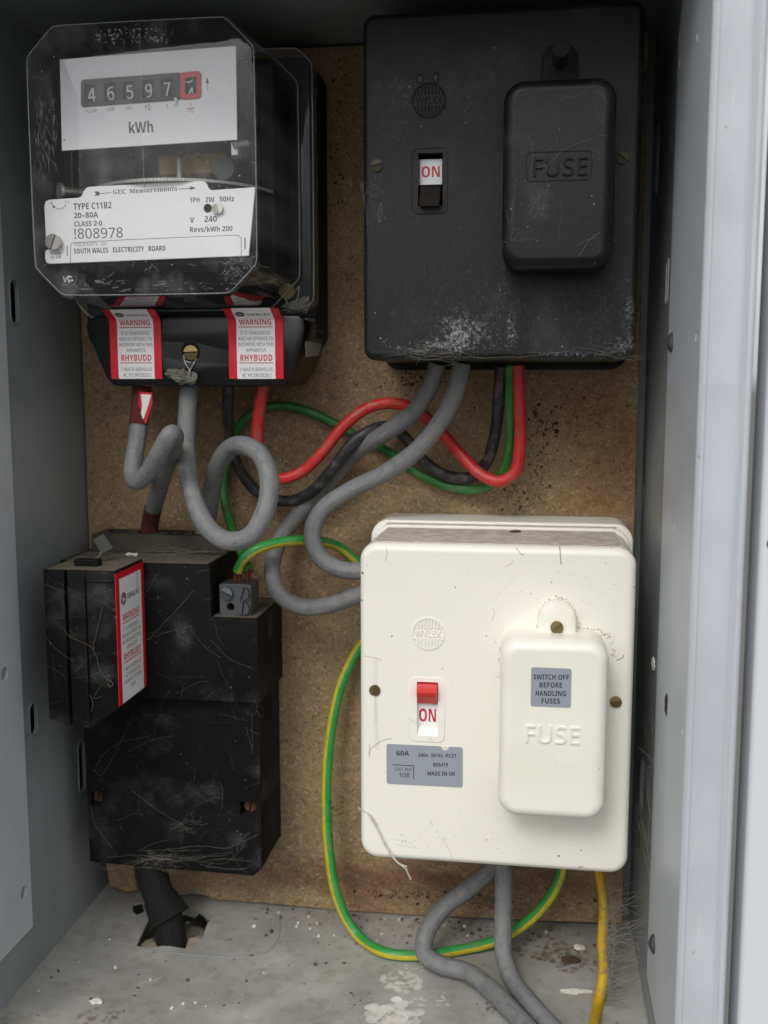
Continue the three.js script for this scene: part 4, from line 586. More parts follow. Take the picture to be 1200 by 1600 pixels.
  { const a = P(651, 1102, zf + 0.003), b = P(685, 1066, zf + 0.003); const yb = P(668, 1101, zf + 0.002).y, yt = P(668, 1066, zf).y; const prof = poly([V(zf - 0.011, yb), V(zf - 0.001, yb), V(zf + 0.0042, yt - 0.0055), V(zf + 0.005, yt - 0.0035), V(zf + 0.0042, yt - 0.001), V(zf - 0.011, yt - 0.0006)]); const g2 = extrude(prof, 0, h1.x - h0.x - 0.0008, 0.0004, 2); g2.rotateY(-Math.PI / 2); g2.translate(h1.x - 0.0004, 0, 0); add(u, 'rocker', g2, std({ color: 0xd5332f, roughness: 0.35 }), 'red rocker pushed up'); }
  emblem(cover, P(669, 990, zf).x, P(669, 990, zf).y, zf - 0.0002, (P(695, 990, zf).x - P(643, 990, zf).x) / 2, M.cream, 0.0006);
  for (const [px, py, an] of [[586, 1078, 1.3], [962, 1096, 0.2]]) add(u, 'cover_screw', slotHead(P(px, py, zf - 0.0004), 0.0026, an, 0.0012), M.brass);
  // rating label
  { const z = zf + 0.0003, a = P(604, 1224, z), b = P(723, 1168, z); const [k, x] = faceCanvas(a.x - 0.001, b.x + 0.001, a.y - 0.003, b.y + 0.003, z, 16, '#a3a9b4'); const i = '#2b2d36';
    say(x, '60A', 618.5, 639, 1180.5, 7.5, { w: 'bold', col: i, slope: 0.02 }); say(x, '240v. 50 Hz. AC21', 653, 713, 1182.5, 5.6, { w: 'bold', col: i, slope: 0.02 }); say(x, 'BS5419', 676.5, 700, 1197.5, 5.6, { w: 'bold', col: i, slope: 0.02 }); say(x, 'MADE IN UK', 667, 711, 1211.5, 6.4, { w: 'bold', col: i, slope: 0.02 }); say(x, 'CAT. NO', 616, 643, 1204.5, 5.4, { col: i, slope: 0.02 }); say(x, '108', 622, 640, 1214.5, 7.4, { col: i, slope: 0.02 }); scratch(x, [[613.5, 1195], [646, 1196.5], [646, 1217]], i, 1.1);
    x.fillStyle = '#eae7da'; x.beginPath(); x.moveTo(688, 1166); x.lineTo(693, 1173); x.lineTo(699, 1172); x.lineTo(703, 1166); x.fill(); specks(x, 30, 605, 722, 1168, 1223, ['rgba(215,218,225,0.6)', 'rgba(90,94,104,0.5)'], 0.3, 0.9, mulberry(12));
    const s = rrShape(a.x, b.x, a.y, b.y, 0.001); add(u, 'rating_label', planeUV((() => { const gg = extrude(s, zf + 0.0001, z, 0); gg.translate(-(a.x + b.x) / 2, -(a.y + b.y) / 2, 0); gg.rotateZ(0.006); gg.translate((a.x + b.x) / 2, (a.y + b.y) / 2, 0); return gg; })(), a.x - 0.001, b.x + 0.001, a.y - 0.003, b.y + 0.003), std({ map: finishTex(new THREE.CanvasTexture(k)), roughness: 0.42, metalness: 0.25 }), 'silver rating label'); }
  // fuse cover with lug
  const fz = zf + 0.024, cre = M.cream;
  const fL = P(779, 1200, fz - 0.004).x, fR = P(948, 1150, fz - 0.004).x, fT = P(865, 1000, fz - 0.002).y, fB = P(860, 1276, fz - 0.004).y, be = 0.005;
  const fc = add(u, 'fuse_cover', boxUV(slab(fL, fR, fB, fT, zf - 0.001, fz, 0.0088, be, 8), 6), cre, 'cream fuse cover with silver label');
  { const k0 = P(846, 1000, zf + 0.007), k1 = P(895, 948, zf + 0.007), w = (k1.x - k0.x) / 2, s = new THREE.Shape(); s.moveTo(k0.x - 0.003, k0.y - 0.004); s.lineTo(k1.x + 0.003, k0.y - 0.004); s.lineTo(k1.x, k0.y + 0.002); s.lineTo(k1.x, k1.y - w); s.absarc(k0.x + w, k1.y - w, w, 0, Math.PI); s.lineTo(k0.x, k0.y + 0.002); s.closePath(); add(fc, 'cover_lug', boxUV(extrude(s, zf - 0.002, zf + 0.0085, 0.0018, 4), 6), cre); const sc = P(870, 980, zf + 0.0085); add(fc, 'lug_screw', slotHead(sc, 0.0028, 0.7, 0.0012), M.brass); }
  add(fc, 'raised_lettering', textGeo('FUSE', P(821, 1160, fz).x, P(905, 1160, fz).x, P(860, 1161, fz).y, P(860, 1134, fz).y, fz - 0.0003, fz + 0.0007, font), cre);
  { const z = fz + 0.0003, a = P(829, 1103, z), b = P(893, 1045, z); const [k, x] = faceCanvas(a.x, b.x, a.y, b.y, z, 18, '#a2a8b3'); const i = '#2b2d36'; for (const [s, xa, xb, y] of [['SWITCH OFF', 833, 889.5, 1061.5], ['BEFORE', 842, 879, 1074], ['HANDLING', 836, 885, 1087], ['FUSES', 845, 875.5, 1099]]) say(x, s, xa, xb, y, 8, { w: 'bold', col: i, slope: 0.015 });
    specks(x, 24, 829, 893, 1045, 1103, ['rgba(215,218,225,0.6)'], 0.3, 0.8, mulberry(15)); add(fc, 'notice_label', planeUV(extrude(rrShape(a.x, b.x, a.y, b.y, 0.001), fz + 0.0001, z), a.x, b.x, a.y, b.y), std({ map: finishTex(new THREE.CanvasTexture(k)), roughness: 0.42, metalness: 0.25 }), 'silver label telling to switch off first'); }
  // settled dust on the ledge of the cover and base
  add(u, 'dust_layer', boxUV(merge([rbox(x0 + 0.006, x1 - 0.006, y1 - 0.0002, y1 + 0.0003, 0.0345, zf - 0.0045, 0.0001), rbox(x0 + 0.005, x1 - 0.005, y1 + 0.0014, y1 + 0.0019, 0.0288, 0.0333, 0.0001)]), 9), M.dust, 'brownish dust settled on the top ledge');
}

// ------------------------------------------------------------------ service cut-out
const zL = 0.043, zM = 0.051, ZC2 = 0.0885;                       // depths of the cut-out's three steps
{
  const ySp = P(300, 1092, zM).y, xq = P(100, 1000, zM).x;
  const u = thing('service_cutout', 'dusty black mains cut-out with fuse carrier and warning sticker', 'cutout', V(-0.178, -0.2475, 0));
  // lower shield with two screw pockets
  const xl = P(136, 1250, zL).x, xr = P(405, 1250, zL).x, yb = P(300, 1357, zL).y;
  const s = poly([V(xl + 0.001, yb + 0.0006), V(xl + 0.006, yb), V(xr - 0.004, yb - 0.0012), V(xr, yb + 0.003), V(xr, ySp - 0.0007), V(xl, ySp - 0.0007)]);
  const pk = [[136, 1236, 160, 1262], [373, 1252, 402, 1277]].map(([a, b, c, d]) => [P(a, d, zL), P(c, b, zL)]);
  pk.forEach(([a, b]) => s.holes.push(rrShape(Math.max(a.x, xl + 0.0012), Math.min(b.x, xr - 0.0012), a.y, b.y, 0.0003, THREE.Path)));
  const low = add(u, 'lower_shield', boxUV(extrude(s, 0.0006, zL, 0.0008, 2), 5), M.blackDusty);
  for (const [a, b] of pk) { const cx = (a.x + b.x) / 2, cy = (a.y + b.y) / 2; add(low, 'rusty_screw', slotHead(V(cx, cy, zL - 0.009), 0.0033, 1.4, 0.004), M.rust); add(low, 'pocket_floor', rbox(a.x - 0.001, Math.min(b.x + 0.001, xr - 0.001), a.y - 0.001, b.y + 0.001, zL - 0.012, zL - 0.0095), M.blackDusty); }
  add(low, 'raised_lettering', boxUV(textGeo('45726', P(246, 1178, zL).x, P(284, 1178, zL).x, P(265, 1176, zL).y, P(265, 1166, zL).y, zL - 0.0002, zL + 0.0003, font), 5), M.blackDusty);
  // upper body with the stepped corner
  const xm = P(403, 1000, zM).x, xs = P(329, 920, zM).x, yT = P(300, 884, zM).y, yS = P(370, 968, zM).y;
  const up = add(u, 'upper_body', boxUV(extrude(poly([V(xq, ySp), V(xm - 0.0008, ySp), V(xm - 0.0008, yS), V(xs - 0.0008, yS), V(xs - 0.0008, yT), V(xq, yT)]), 0.0006, zM, 0.0008, 2), 5), M.blackDusty);
  add(u, 'dust_layer', boxUV(merge([rbox(xq + 0.001, xs - 0.002, yT + 0.0006, yT + 0.0009, 0.004, zM - 0.0012, 0.0001), rbox(xs + 0.0005, xm - 0.001, yS + 0.0006, yS + 0.0009, 0.004, zM - 0.0012, 0.0001)]), 9), M.dustDark, 'grey brown dust on the top faces');
  // rear terminal strip with round entries
  { const x0 = P(145, 845, 0.022).x, x1 = P(352, 845, 0.022).x, y1 = P(240, 836, 0.022).y, y0 = P(240, 864, 0.022).y; const sh = poly([V(x0, -0.002), V(x1, -0.002), V(x1, -0.022), V(x0, -0.022)].map(v => V(v.x, v.y, 0)));
    const hx = [186, 230, 276, 316].map(px => P(px, 830, 0.0125).x); hx.forEach(x => { const h = new THREE.Path(); h.absarc(x, -0.0125, 0.0052, 0, Math.PI * 2); sh.holes.push(h); });
    const g = extrude(sh, 0, y1 - y0, 0.0005, 2, 16); g.rotateX(-Math.PI / 2); g.translate(0, y0, 0); const ts = add(u, 'terminal_strip', boxUV(g, 5), std({ map: dustTex, color: 0x5c5a58, roughness: 0.85, bumpMap: grainBump, bumpScale: 0.0002 }), 'grey terminal strip with round cable entries');
    hx.forEach(x => { const d = new THREE.CylinderGeometry(0.0051, 0.0051, 0.0098, 28, 1, true); d.translate(x, y1 - 0.0045, 0.0125); add(ts, 'cable_entry', prep(d), M.black); });
    add(ts, 'strip_foot', boxUV(rbox(x0 + 0.003, x1 - 0.001, yT + 0.0012, y0 - 0.0001, 0.003, 0.018), 5), M.blackDusty); }
  // fuse carrier in sections
  const zc = ZC2, cx = (px) => P(px, 1000, zc).x, cy = (px, py) => P(px, py, zc).y; const topY = cy(130, 892);
  const sec = (a, b, ya, yb2, z1, y1 = topY) => boxUV(extrude(poly([V(cx(a) + 0.0004, cy(a, ya)), V(cx(b) - 0.0004, cy(b, yb2)), V(cx(b) - 0.0004, y1 - 0.0006), V(cx(a) + 0.0004, y1 - 0.0006)]), zM + 0.0012, z1, 0.0006, 2), 5);
  add(u, 'fuse_carrier', merge([sec(72, 103, 1122, 1132, zc), sec(103, 108, 1128, 1128, zc - 0.006), sec(108, 135, 1134, 1137, zc - 0.0004), sec(135, 181, 1136, 1106, zc - 0.001)]), M.blackDusty, 'black fuse carrier standing proud of the body');
  add(u, 'carrier_rib', boxUV(merge([rbox(cx(131), cx(136), cy(130, 1125), topY - 0.004, zc - 0.001, zc + 0.0006), rbox(cx(140), cx(178), topY - 0.0055, topY - 0.0045, zc - 0.001, zc - 0.0003)]), 5), M.blackDusty);
  add(u, 'dust_layer', boxUV(rbox(cx(74), cx(180), topY - 0.0001, topY + 0.0002, zM + 0.0016, zc - 0.0022, 0.0001), 9), M.dustDark, 'grey brown dust on top of the fuse carrier');
  // sticker on the carrier's right face
  { const X = cx(181) + 0.0003, z0 = zM + 0.002, z1 = zc - 0.0005, ya = PX(180, 897, X).y, yb2 = PX(182, 1107, X).y; const sh = rrShape(0, z1 - z0, yb2, ya, 0.0003); const g = extrude(sh, 0, 0.0003); { const p = g.attributes.position, t = g.attributes.uv; for (let i = 0; i < p.count; i++) t.setXY(i, p.getX(i) / (z1 - z0), (p.getY(i) - yb2) / (ya - yb2)); } g.rotateY(Math.PI / 2); g.translate(X, 0, z1); add(u, 'warning_label', g, longLabel, 'tall red bordered warning sticker on the fuse carrier'); }
  // seal wire post and seal tag
  { const a = P(133, 880, zc - 0.014), lug = boxUV(rbox(a.x - 0.004, a.x + 0.008, topY + 0.0003, topY + 0.0035, zc - 0.016, zc - 0.01, 0.0005), 5); add(u, 'seal_lug', lug, M.blackDusty); const t = new RoundedBoxGeometry(0.006, 0.0085, 0.0024, 2, 0.0006); t.rotateZ(0.55); t.rotateY(0.4); const c = P(161, 850, zc - 0.025); t.translate(c.x, c.y, c.z); add(u, 'seal_tag', prep(t), std({ color: 0x6f716a, roughness: 0.7, metalness: 0.2, bumpMap: grainBump, bumpScale: 0.0006 }), 'grey seal tag on a wire'); add(u, 'seal_wire', tubeGeo([c.clone().add(V(-0.001, -0.003, 0)), P(156, 868, zc - 0.021), P(146, 874, zc - 0.016), P(132, 877, zc - 0.013)], 0.0005, 20, 6), M.wire); }
}
// earth connector on the ledge of the cut-out
{
  const ly = P(370, 968, zM).y + 0.001, zE = 0.046, a = P(344, 950, zE), b = P(391, 904, zE), h = b.y - a.y;
  const u = thing('earth_terminal_block', 'small zinc connector block with slotted screws on the cut-out ledge', 'terminal block', V((a.x + b.x) / 2, ly, 0.038));
  const sh = rrShape(a.x, b.x, ly, ly + h, 0.0005); const ho = P(360, 941, zE), hp = new THREE.Path(); hp.absarc(ho.x, ly + h * 0.26, 0.0023, 0, Math.PI * 2); sh.holes.push(hp);
  add(u, 'block', boxUV(extrude(sh, 0.031, zE, 0.0003, 1), 8), M.zinc); add(u, 'hole_floor', rbox(ho.x - 0.003, ho.x + 0.003, ly + 0.0006, ly + 0.008, 0.034, 0.037), M.zinc);
  for (const [px, fy, an] of [[355, 0.72, -0.45], [381, 0.74, 1.3], [381, 0.25, 1.45]]) { const c = P(px, 920, zE); add(u, 'clamp_screw', slotHead(V(c.x, ly + h * fy, zE - 0.0003), 0.0031, an, 0.0026), M.zinc); }
}

// ------------------------------------------------------------------ cables
const cableTex = (r, g, b, seed, stripe) => { const W = 1024, H = 128, [c, ctx] = canvas(W, H); fillNoise(ctx, W, H, (i, j) => { const n = fbm(i / 30 + seed, j / 16, 4), f = hash(i + seed, j), k = 0.84 + 0.32 * n + 0.07 * (f - 0.5); let q = [r, g, b]; if (stripe) { const d = Math.abs(((j / H * (stripe[5] || 1) + stripe[3]) % 1) - 0.5); if (d < stripe[4]) q = stripe; } const d = Math.max(0, n - 0.5) * 1.9; return [q[0] * k * (1 - d) + 120 * d, q[1] * k * (1 - d) + 112 * d, q[2] * k * (1 - d) + 100 * d]; });
  const gg = mulberry(seed); specks(ctx, 90, 0, W, 0, H, ['rgba(70,62,54,0.5)', 'rgba(225,222,214,0.6)', 'rgba(150,132,110,0.4)'], 0.6, 2.6, gg); for (let i = 0; i < 24; i++) { const x = gg() * W, y = gg() * H; scratch(ctx, [[x, y], [x + 6 + gg() * 26, y + (gg() - 0.5) * 10]], 'rgba(215,212,205,0.3)', 1); } return finishTex(new THREE.CanvasTexture(c), true); };
const cm = (t, rough = 0.55) => std({ map: t, roughness: rough, bumpMap: softBump, bumpScale: 0.0004 });
M.greyCable = cm(cableTex(120, 122, 124, 2), 0.6); M.greyCableB = cm(cableTex(112, 113, 115, 12), 0.62); M.redCable = cm(cableTex(206, 46, 44, 4), 0.42); M.blackCable = cm(cableTex(38, 39, 42, 6), 0.45); M.greenCable = cm(cableTex(36, 118, 40, 7), 0.45);
M.earthCable = cm(cableTex(44, 150, 66, 9, [196, 176, 40, 0.3, 0.15, 2]), 0.4); M.yellowCable = cm(cableTex(200, 158, 22, 10, [66, 120, 52, 0.95, 0.09]), 0.5); M.leadBlack = std({ map: blackA, color: 0x6a6a6a, roughness: 0.85, bumpMap: softBump, bumpScale: 0.001 });
M.tape = std({ color: 0x5e201c, roughness: 0.6, bumpMap: grainBump, bumpScale: 0.0005 });
function roughen(g, pts, r, seed) {                                  // hand-bent sheath: slightly uneven girth
  const c = new THREE.CatmullRomCurve3(pts, false, 'centripetal'), p = g.attributes.position, uv = g.attributes.uv, ce = V(0, 0, 0), v = V(0, 0, 0), n = g.attributes.normal, N = 400, sp = c.getSpacedPoints(N);
  for (let i = 0; i < p.count; i++) { const u = THREE.MathUtils.clamp(uv.getX(i), 0, 1); const k = 1 + 0.09 * (fbm(u * 26 + seed, Math.cos(uv.getY(i) * 6.283) * 0.7 + 5, 3) - 0.5); const f = u * N, a = Math.floor(f), b = Math.min(N, a + 1); ce.copy(sp[a]).lerp(sp[b], f - a); v.set(p.getX(i), p.getY(i), p.getZ(i)); const nx = n.getX(i), ny = n.getY(i), nz = n.getZ(i), d = r * (k - 1); p.setXYZ(i, v.x + nx * d, v.y + ny * d, v.z + nz * d); }
  return g;
}
function cable(name, label, pts, r, mat, seg = 160, group) {
  const p = pts.map(q => q.isVector3 ? q : P(q[0], q[1], q[2])); const at = p[0].clone();
  const u = thing(name, label, 'cable', at, group); const L = new THREE.CatmullRomCurve3(p, false, 'centripetal').getLength();
  const g = roughen(tubeGeo(p, r, seg, 18), p, r, pts.length * 7 + r * 1000); const uv = g.attributes.uv; for (let i = 0; i < uv.count; i++) uv.setXY(i, uv.getX(i) * L / 0.12, uv.getY(i)); add(u, 'sheath', g, mat);
  return u;
}
{
  const t1 = cable('meter_tail', 'short grey cable bent in a tight zigzag below the meter', [[223, 590, 0.045], [220, 630, 0.047], [214, 690, 0.052], [207, 735, 0.058], [213, 752, 0.064], [232, 738, 0.07], [252, 703, 0.077], [266, 679, 0.079], [273, 681, 0.071], [270, 700, 0.06], [258, 735, 0.042], [244, 780, 0.025], [235, 815, 0.0145], [233, 835, 0.0125]], 0.0044, M.greyCable, 220);
  add(t1, 'tape_sleeve', tubeGeo([P(223.2, 588, 0.045), P(220.5, 624, 0.0467), P(216.5, 664, 0.0498)], 0.0047, 24, 18), M.tape, 'dark red tape round the upper end'); add(t1, 'tape_sleeve', tubeGeo([P(239.5, 794, 0.0202), P(235, 815, 0.0145), P(233, 834, 0.0126)], 0.0047, 20, 18), M.tape, 'dark red tape round the lower end');
  const w = P(224, 635, 0.0523); const s2 = poly([[218, 612], [237, 614], [238, 630], [228, 662], [213, 652], [216, 632]].map(([a, b]) => P(a, b, 0.0523))); add(t1, 'red_tag', extrude(s2, 0.0516, 0.0521), std({ color: 0xc41f2e, roughness: 0.5 }), 'torn red and white label on the tape'); const s3 = poly([[220, 616], [236, 617], [232, 632], [224, 655], [219, 652], [222, 634]].map(([a, b]) => P(a, b, 0.0526))); add(t1, 'white_tag', extrude(s3, 0.0522, 0.0525), std({ color: 0xe6e2dc, roughness: 0.7 }), 'white torn paper on the red tag');
  cable('meter_tail', 'thick grey cable making one large loop under the meter', [[296, 592, 0.045], [293, 640, 0.046], [291, 700, 0.05], [298, 760, 0.058], [320, 818, 0.068], [355, 845, 0.076], [390, 838, 0.079], [413, 802, 0.078], [421, 755, 0.073], [410, 715, 0.066], [385, 697, 0.058], [360, 700, 0.049], [340, 728, 0.04], [330, 775, 0.027], [324, 815, 0.0155], [317, 838, 0.0125]], 0.0046, M.greyCable, 260);
  cable('red_wire', 'red insulated wire waving between the meter and the black unit', [[413, 588, 0.04], [407, 630, 0.038], [402, 680, 0.032], [408, 725, 0.026], [432, 748, 0.022], [470, 738, 0.02], [505, 705, 0.02], [535, 668, 0.019], [570, 640, 0.017], [605, 630, 0.015], [640, 636, 0.014], [680, 665, 0.015], [715, 705, 0.018], [750, 740, 0.022], [780, 752, 0.025], [804, 738, 0.026], [812, 700, 0.028], [812, 640, 0.032], [809, 570, 0.036]], 0.003, M.redCable, 240);
  cable('black_wire', 'black insulated wire dipping between the meter and the black unit', [[358, 588, 0.038], [356, 640, 0.033], [360, 690, 0.022], [378, 740, 0.014], [410, 773, 0.011], [450, 783, 0.013], [487, 768, 0.018], [520, 732, 0.023], [548, 695, 0.024], [580, 672, 0.021], [612, 668, 0.012], [637, 688, 0.0085], [660, 718, 0.0085], [695, 742, 0.0085], [732, 746, 0.01], [760, 722, 0.014], [775, 670, 0.022], [780, 610, 0.03], [783, 570, 0.036]], 0.003, M.blackCable, 240);
  const greenWire = cable('green_wire', 'plain green wire arching behind the red and black wires', [[796, 570, 0.036], [797, 640, 0.03], [796, 700, 0.022], [782, 742, 0.016], [750, 764, 0.01], [705, 761, 0.006], [655, 741, 0.004], [610, 708, 0.004], [560, 682, 0.005], [512, 656, 0.005], [470, 639, 0.005], [428, 634, 0.005], [393, 646, 0.005], [370, 672, 0.005], [356, 715, 0.005], [349, 765, 0.008], [358, 812, 0.015], [371, 848, 0.024], [382, 875, 0.033], [387, 888, 0.0365], [388, 894, 0.0375]], 0.0024, M.greenCable, 260);
  cable('feeder_cable', 'grey sheathed cable curling into the upper left of the cream unit, the inner one', [[722, 566, 0.045], [712, 610, 0.043], [690, 655, 0.04], [655, 700, 0.036], [605, 737, 0.033], [545, 767, 0.032], [505, 795, 0.034], [488, 830, 0.036], [498, 868, 0.038], [528, 888, 0.038], [560, 892, 0.038], [600, 890, 0.038]], 0.0044, M.greyCable, 200, 'grey cables between the two units');
  cable('feeder_cable', 'grey sheathed cable curling low into the side of the cream unit, the outer one', [[684, 566, 0.042], [672, 605, 0.038], [645, 645, 0.032], [600, 678, 0.026], [556, 706, 0.0165], [515, 752, 0.0105], [470, 800, 0.012], [437, 845, 0.018], [425, 890, 0.026], [436, 927, 0.033], [470, 948, 0.036], [515, 945, 0.037], [560, 930, 0.037], [600, 915, 0.037]], 0.0044, M.greyCableB, 200, 'grey cables between the two units');
  const earthWire = cable('earth_wire', 'green and yellow wire from the zinc block to the cream unit', [[372, 893, 0.0385], [374, 886, 0.039], [382, 873, 0.041], [402, 858, 0.041], [440, 847, 0.035], [490, 845, 0.026], [530, 855, 0.012], [560, 880, 0.008], [600, 920, 0.006]], 0.0026, M.earthCable, 140);
  const fy = (px, py, r) => PF(px, py, YF + r + 0.0003);
  cable('earth_wire', 'long green and yellow wire hanging in a big loop to the cabinet floor', [[600, 960, 0.006], [562, 1010, 0.008], [533, 1070, 0.012], [516, 1150, 0.016], [510, 1240, 0.019], [514, 1330, 0.022], [528, 1405, 0.026], [556, 1458, 0.03], fy(600, 1488, 0.0028), fy(655, 1493, 0.0028), fy(720, 1484, 0.0028), [775, 1470, 0.028], [825, 1440, 0.027], [860, 1402, 0.028], [876, 1370, 0.028], [884, 1330, 0.028]], 0.0028, M.earthCable, 220);
  cable('outgoing_cable', 'grey cable leaving the cream unit with a sideways kink to the floor', [[790, 1330, 0.03], [765, 1362, 0.03], [732, 1388, 0.032], [692, 1420, 0.036], [666, 1458, 0.044], [664, 1490, 0.05], fy(690, 1508, 0.0052), fy(728, 1518, 0.0052), fy(765, 1545, 0.0052), fy(800, 1580, 0.0052), fy(840, 1625, 0.0052), fy(880, 1670, 0.0052)], 0.0046, M.greyCableB, 180, 'grey cables running out over the cabinet floor');
  cable('outgoing_cable', 'grey cable dropping straight from the cream unit then turning along the floor', [[786, 1330, 0.043], [787, 1390, 0.043], [786, 1440, 0.044], [787, 1490, 0.05], fy(800, 1530, 0.005), fy(835, 1575, 0.005), fy(870, 1615, 0.005), fy(905, 1660, 0.005)], 0.0045, M.greyCable, 160, 'grey cables running out over the cabinet floor');
  cable('yellow_wire', 'dirty yellow and green wire hung with cobweb beside the right wall', [[930, 1330, 0.03], [938, 1372, 0.03], [944, 1415, 0.034], [941, 1470, 0.046], [943, 1520, 0.058], [934, 1570, 0.07], fy(926, 1612, 0.004), fy(915, 1660, 0.004)], 0.0026, M.yellowCable, 120);
  const sv = cable('service_cable', 'thick black incoming cable dropping into the torn floor hole', [[232, 1335, 0.03], [238, 1365, 0.033], [248, 1400, 0.036], [260, 1432, 0.038], [268, 1470, 0.041], [274, 1515, 0.044]], 0.0082, M.leadBlack, 80);
  add(sv, 'flared_collar', rodGeo(P(248, 1400, 0.034), P(266, 1436, 0.038), 0.0088, 28, 0.0112), M.leadBlack, 'wider black collar where the cable enters the hole');
  // bare copper ends
  for (const [px, n] of [[372, 5], [389, 4]]) { const out = []; for (let i = 0; i < n; i++) { const dx = (i - (n - 1) / 2) * 0.0011; const a = P(px, 888, 0.0385).add(V(dx * 0.6, 0, i % 2 * 0.001)), b = P(px, 908, 0.038).add(V(dx, 0, i % 2 * 0.001)); out.push(rodGeo(b, a, 0.0006, 8)); } add(px < 380 ? earthWire : greenWire, 'copper_strands', merge(out), M.copper, 'bare copper strands at the cut end'); }
}

// ------------------------------------------------------------------ grit, flakes and cobwebs
{
  const g = mulberry(303); const geo = new THREE.IcosahedronGeometry(1, 0); const n = 300; const im = new THREE.InstancedMesh(geo, std({ color: 0xffffff, roughness: 1 }), n); const m4 = new THREE.Matrix4(), q = new THREE.Quaternion(), col = new THREE.Color();
  for (let i = 0; i < n; i++) {
    const back = g() < 0.55; let x = XL + 0.01 + g() * (XR - XL - 0.02), z = back ? 0.002 + g() * g() * 0.035 : 0.01 + g() * 0.11; if (back) x = -0.15 + g() * 0.2; const s = 0.0003 + 0.0011 * g() * g() * (back ? 1.3 : 0.8);
    q.setFromEuler(new THREE.Euler(g() * 6, g() * 6, g() * 6)); m4.compose(V(x, YF + s * 0.4, z), q, V(s * (0.7 + g()), s * 0.6, s * (0.7 + g()))); im.setMatrixAt(i, m4); const k = g(); k < 0.24 ? col.setRGB(0.62, 0.6, 0.56) : k < 0.75 ? col.setRGB(0.09, 0.065, 0.045) : col.setRGB(0.2, 0.17, 0.13); im.setColorAt(i, col);
  }
  im.name = 'grit'; im.userData = { kind: 'stuff', label: 'loose grit and paint crumbs on the cabinet floor', category: 'grit' }; im.castShadow = im.receiveShadow = true; scene.add(im);
}
function chip(name, label, c, sx, sy, sz, seed, color, rot = 0) { const g = new THREE.IcosahedronGeometry(1, 3), p = g.attributes.position; for (let i = 0; i < p.count; i++) { const v = V(p.getX(i), p.getY(i), p.getZ(i)), k = 0.3 + 1.4 * fbm(v.x * 2.4 + seed, v.y * 1.8 + v.z * 2.6 + seed, 3); p.setXYZ(i, v.x * k * sx, v.y * k * sy, v.z * k * sz); } g.computeVertexNormals(); g.rotateY(rot); g.translate(c.x, c.y, c.z); const u = thing(name, label, 'flake', c); add(u, 'chip', prep(g), std({ color, roughness: 0.95 })); }
chip('paint_flake', 'white paint flake stuck on the right wall beside the cream unit', PX(1020, 1037, XR - 0.0006), 0.0008, 0.0026, 0.0042, 5, 0xd8d8d2);
chip('paint_flake', 'long white flake on the floor near the yellow wire', PF(900, 1549, YF + 0.0008), 0.0062, 0.0009, 0.0018, 9, 0xc9c4ba, 0.1);
chip('paint_flake', 'round white crumb on the floor at the foot of the board', PF(905, 1480, YF + 0.001), 0.0028, 0.0013, 0.0024, 12, 0xcfcbc2);
chip('paint_flake', 'pale chip on the floor by the left wall', PF(150, 1565, YF + 0.0006), 0.0028, 0.0008, 0.002, 15, 0xd6d2c8);
chip('paint_flake', 'small white pellet lying on top of the cut-out', V(P(195, 865, 0.04).x, P(300, 884, zM).y + 0.0016, 0.032), 0.0026, 0.0009, 0.0013, 18, 0xdedbd4);
chip('mud_crumb', 'brown crumb on the floor behind the yellow wire', PF(893, 1500, YF + 0.001), 0.004, 0.0015, 0.003, 22, 0x4a3628);
chip('mud_crumb', 'brown crumb wedged on the right wall strip', PX(1042, 1100, XR - 0.0016), 0.0012, 0.0045, 0.0022, 25, 0x3c2620);
chip('dead_leaf', 'dry brown leaf scrap on top of the cream unit', V(P(806, 820, 0.04).x, P(780, 853, 0.085).y + 0.001, 0.044), 0.003, 0.0005, 0.0009, 28, 0x6a4a30, 0.5);

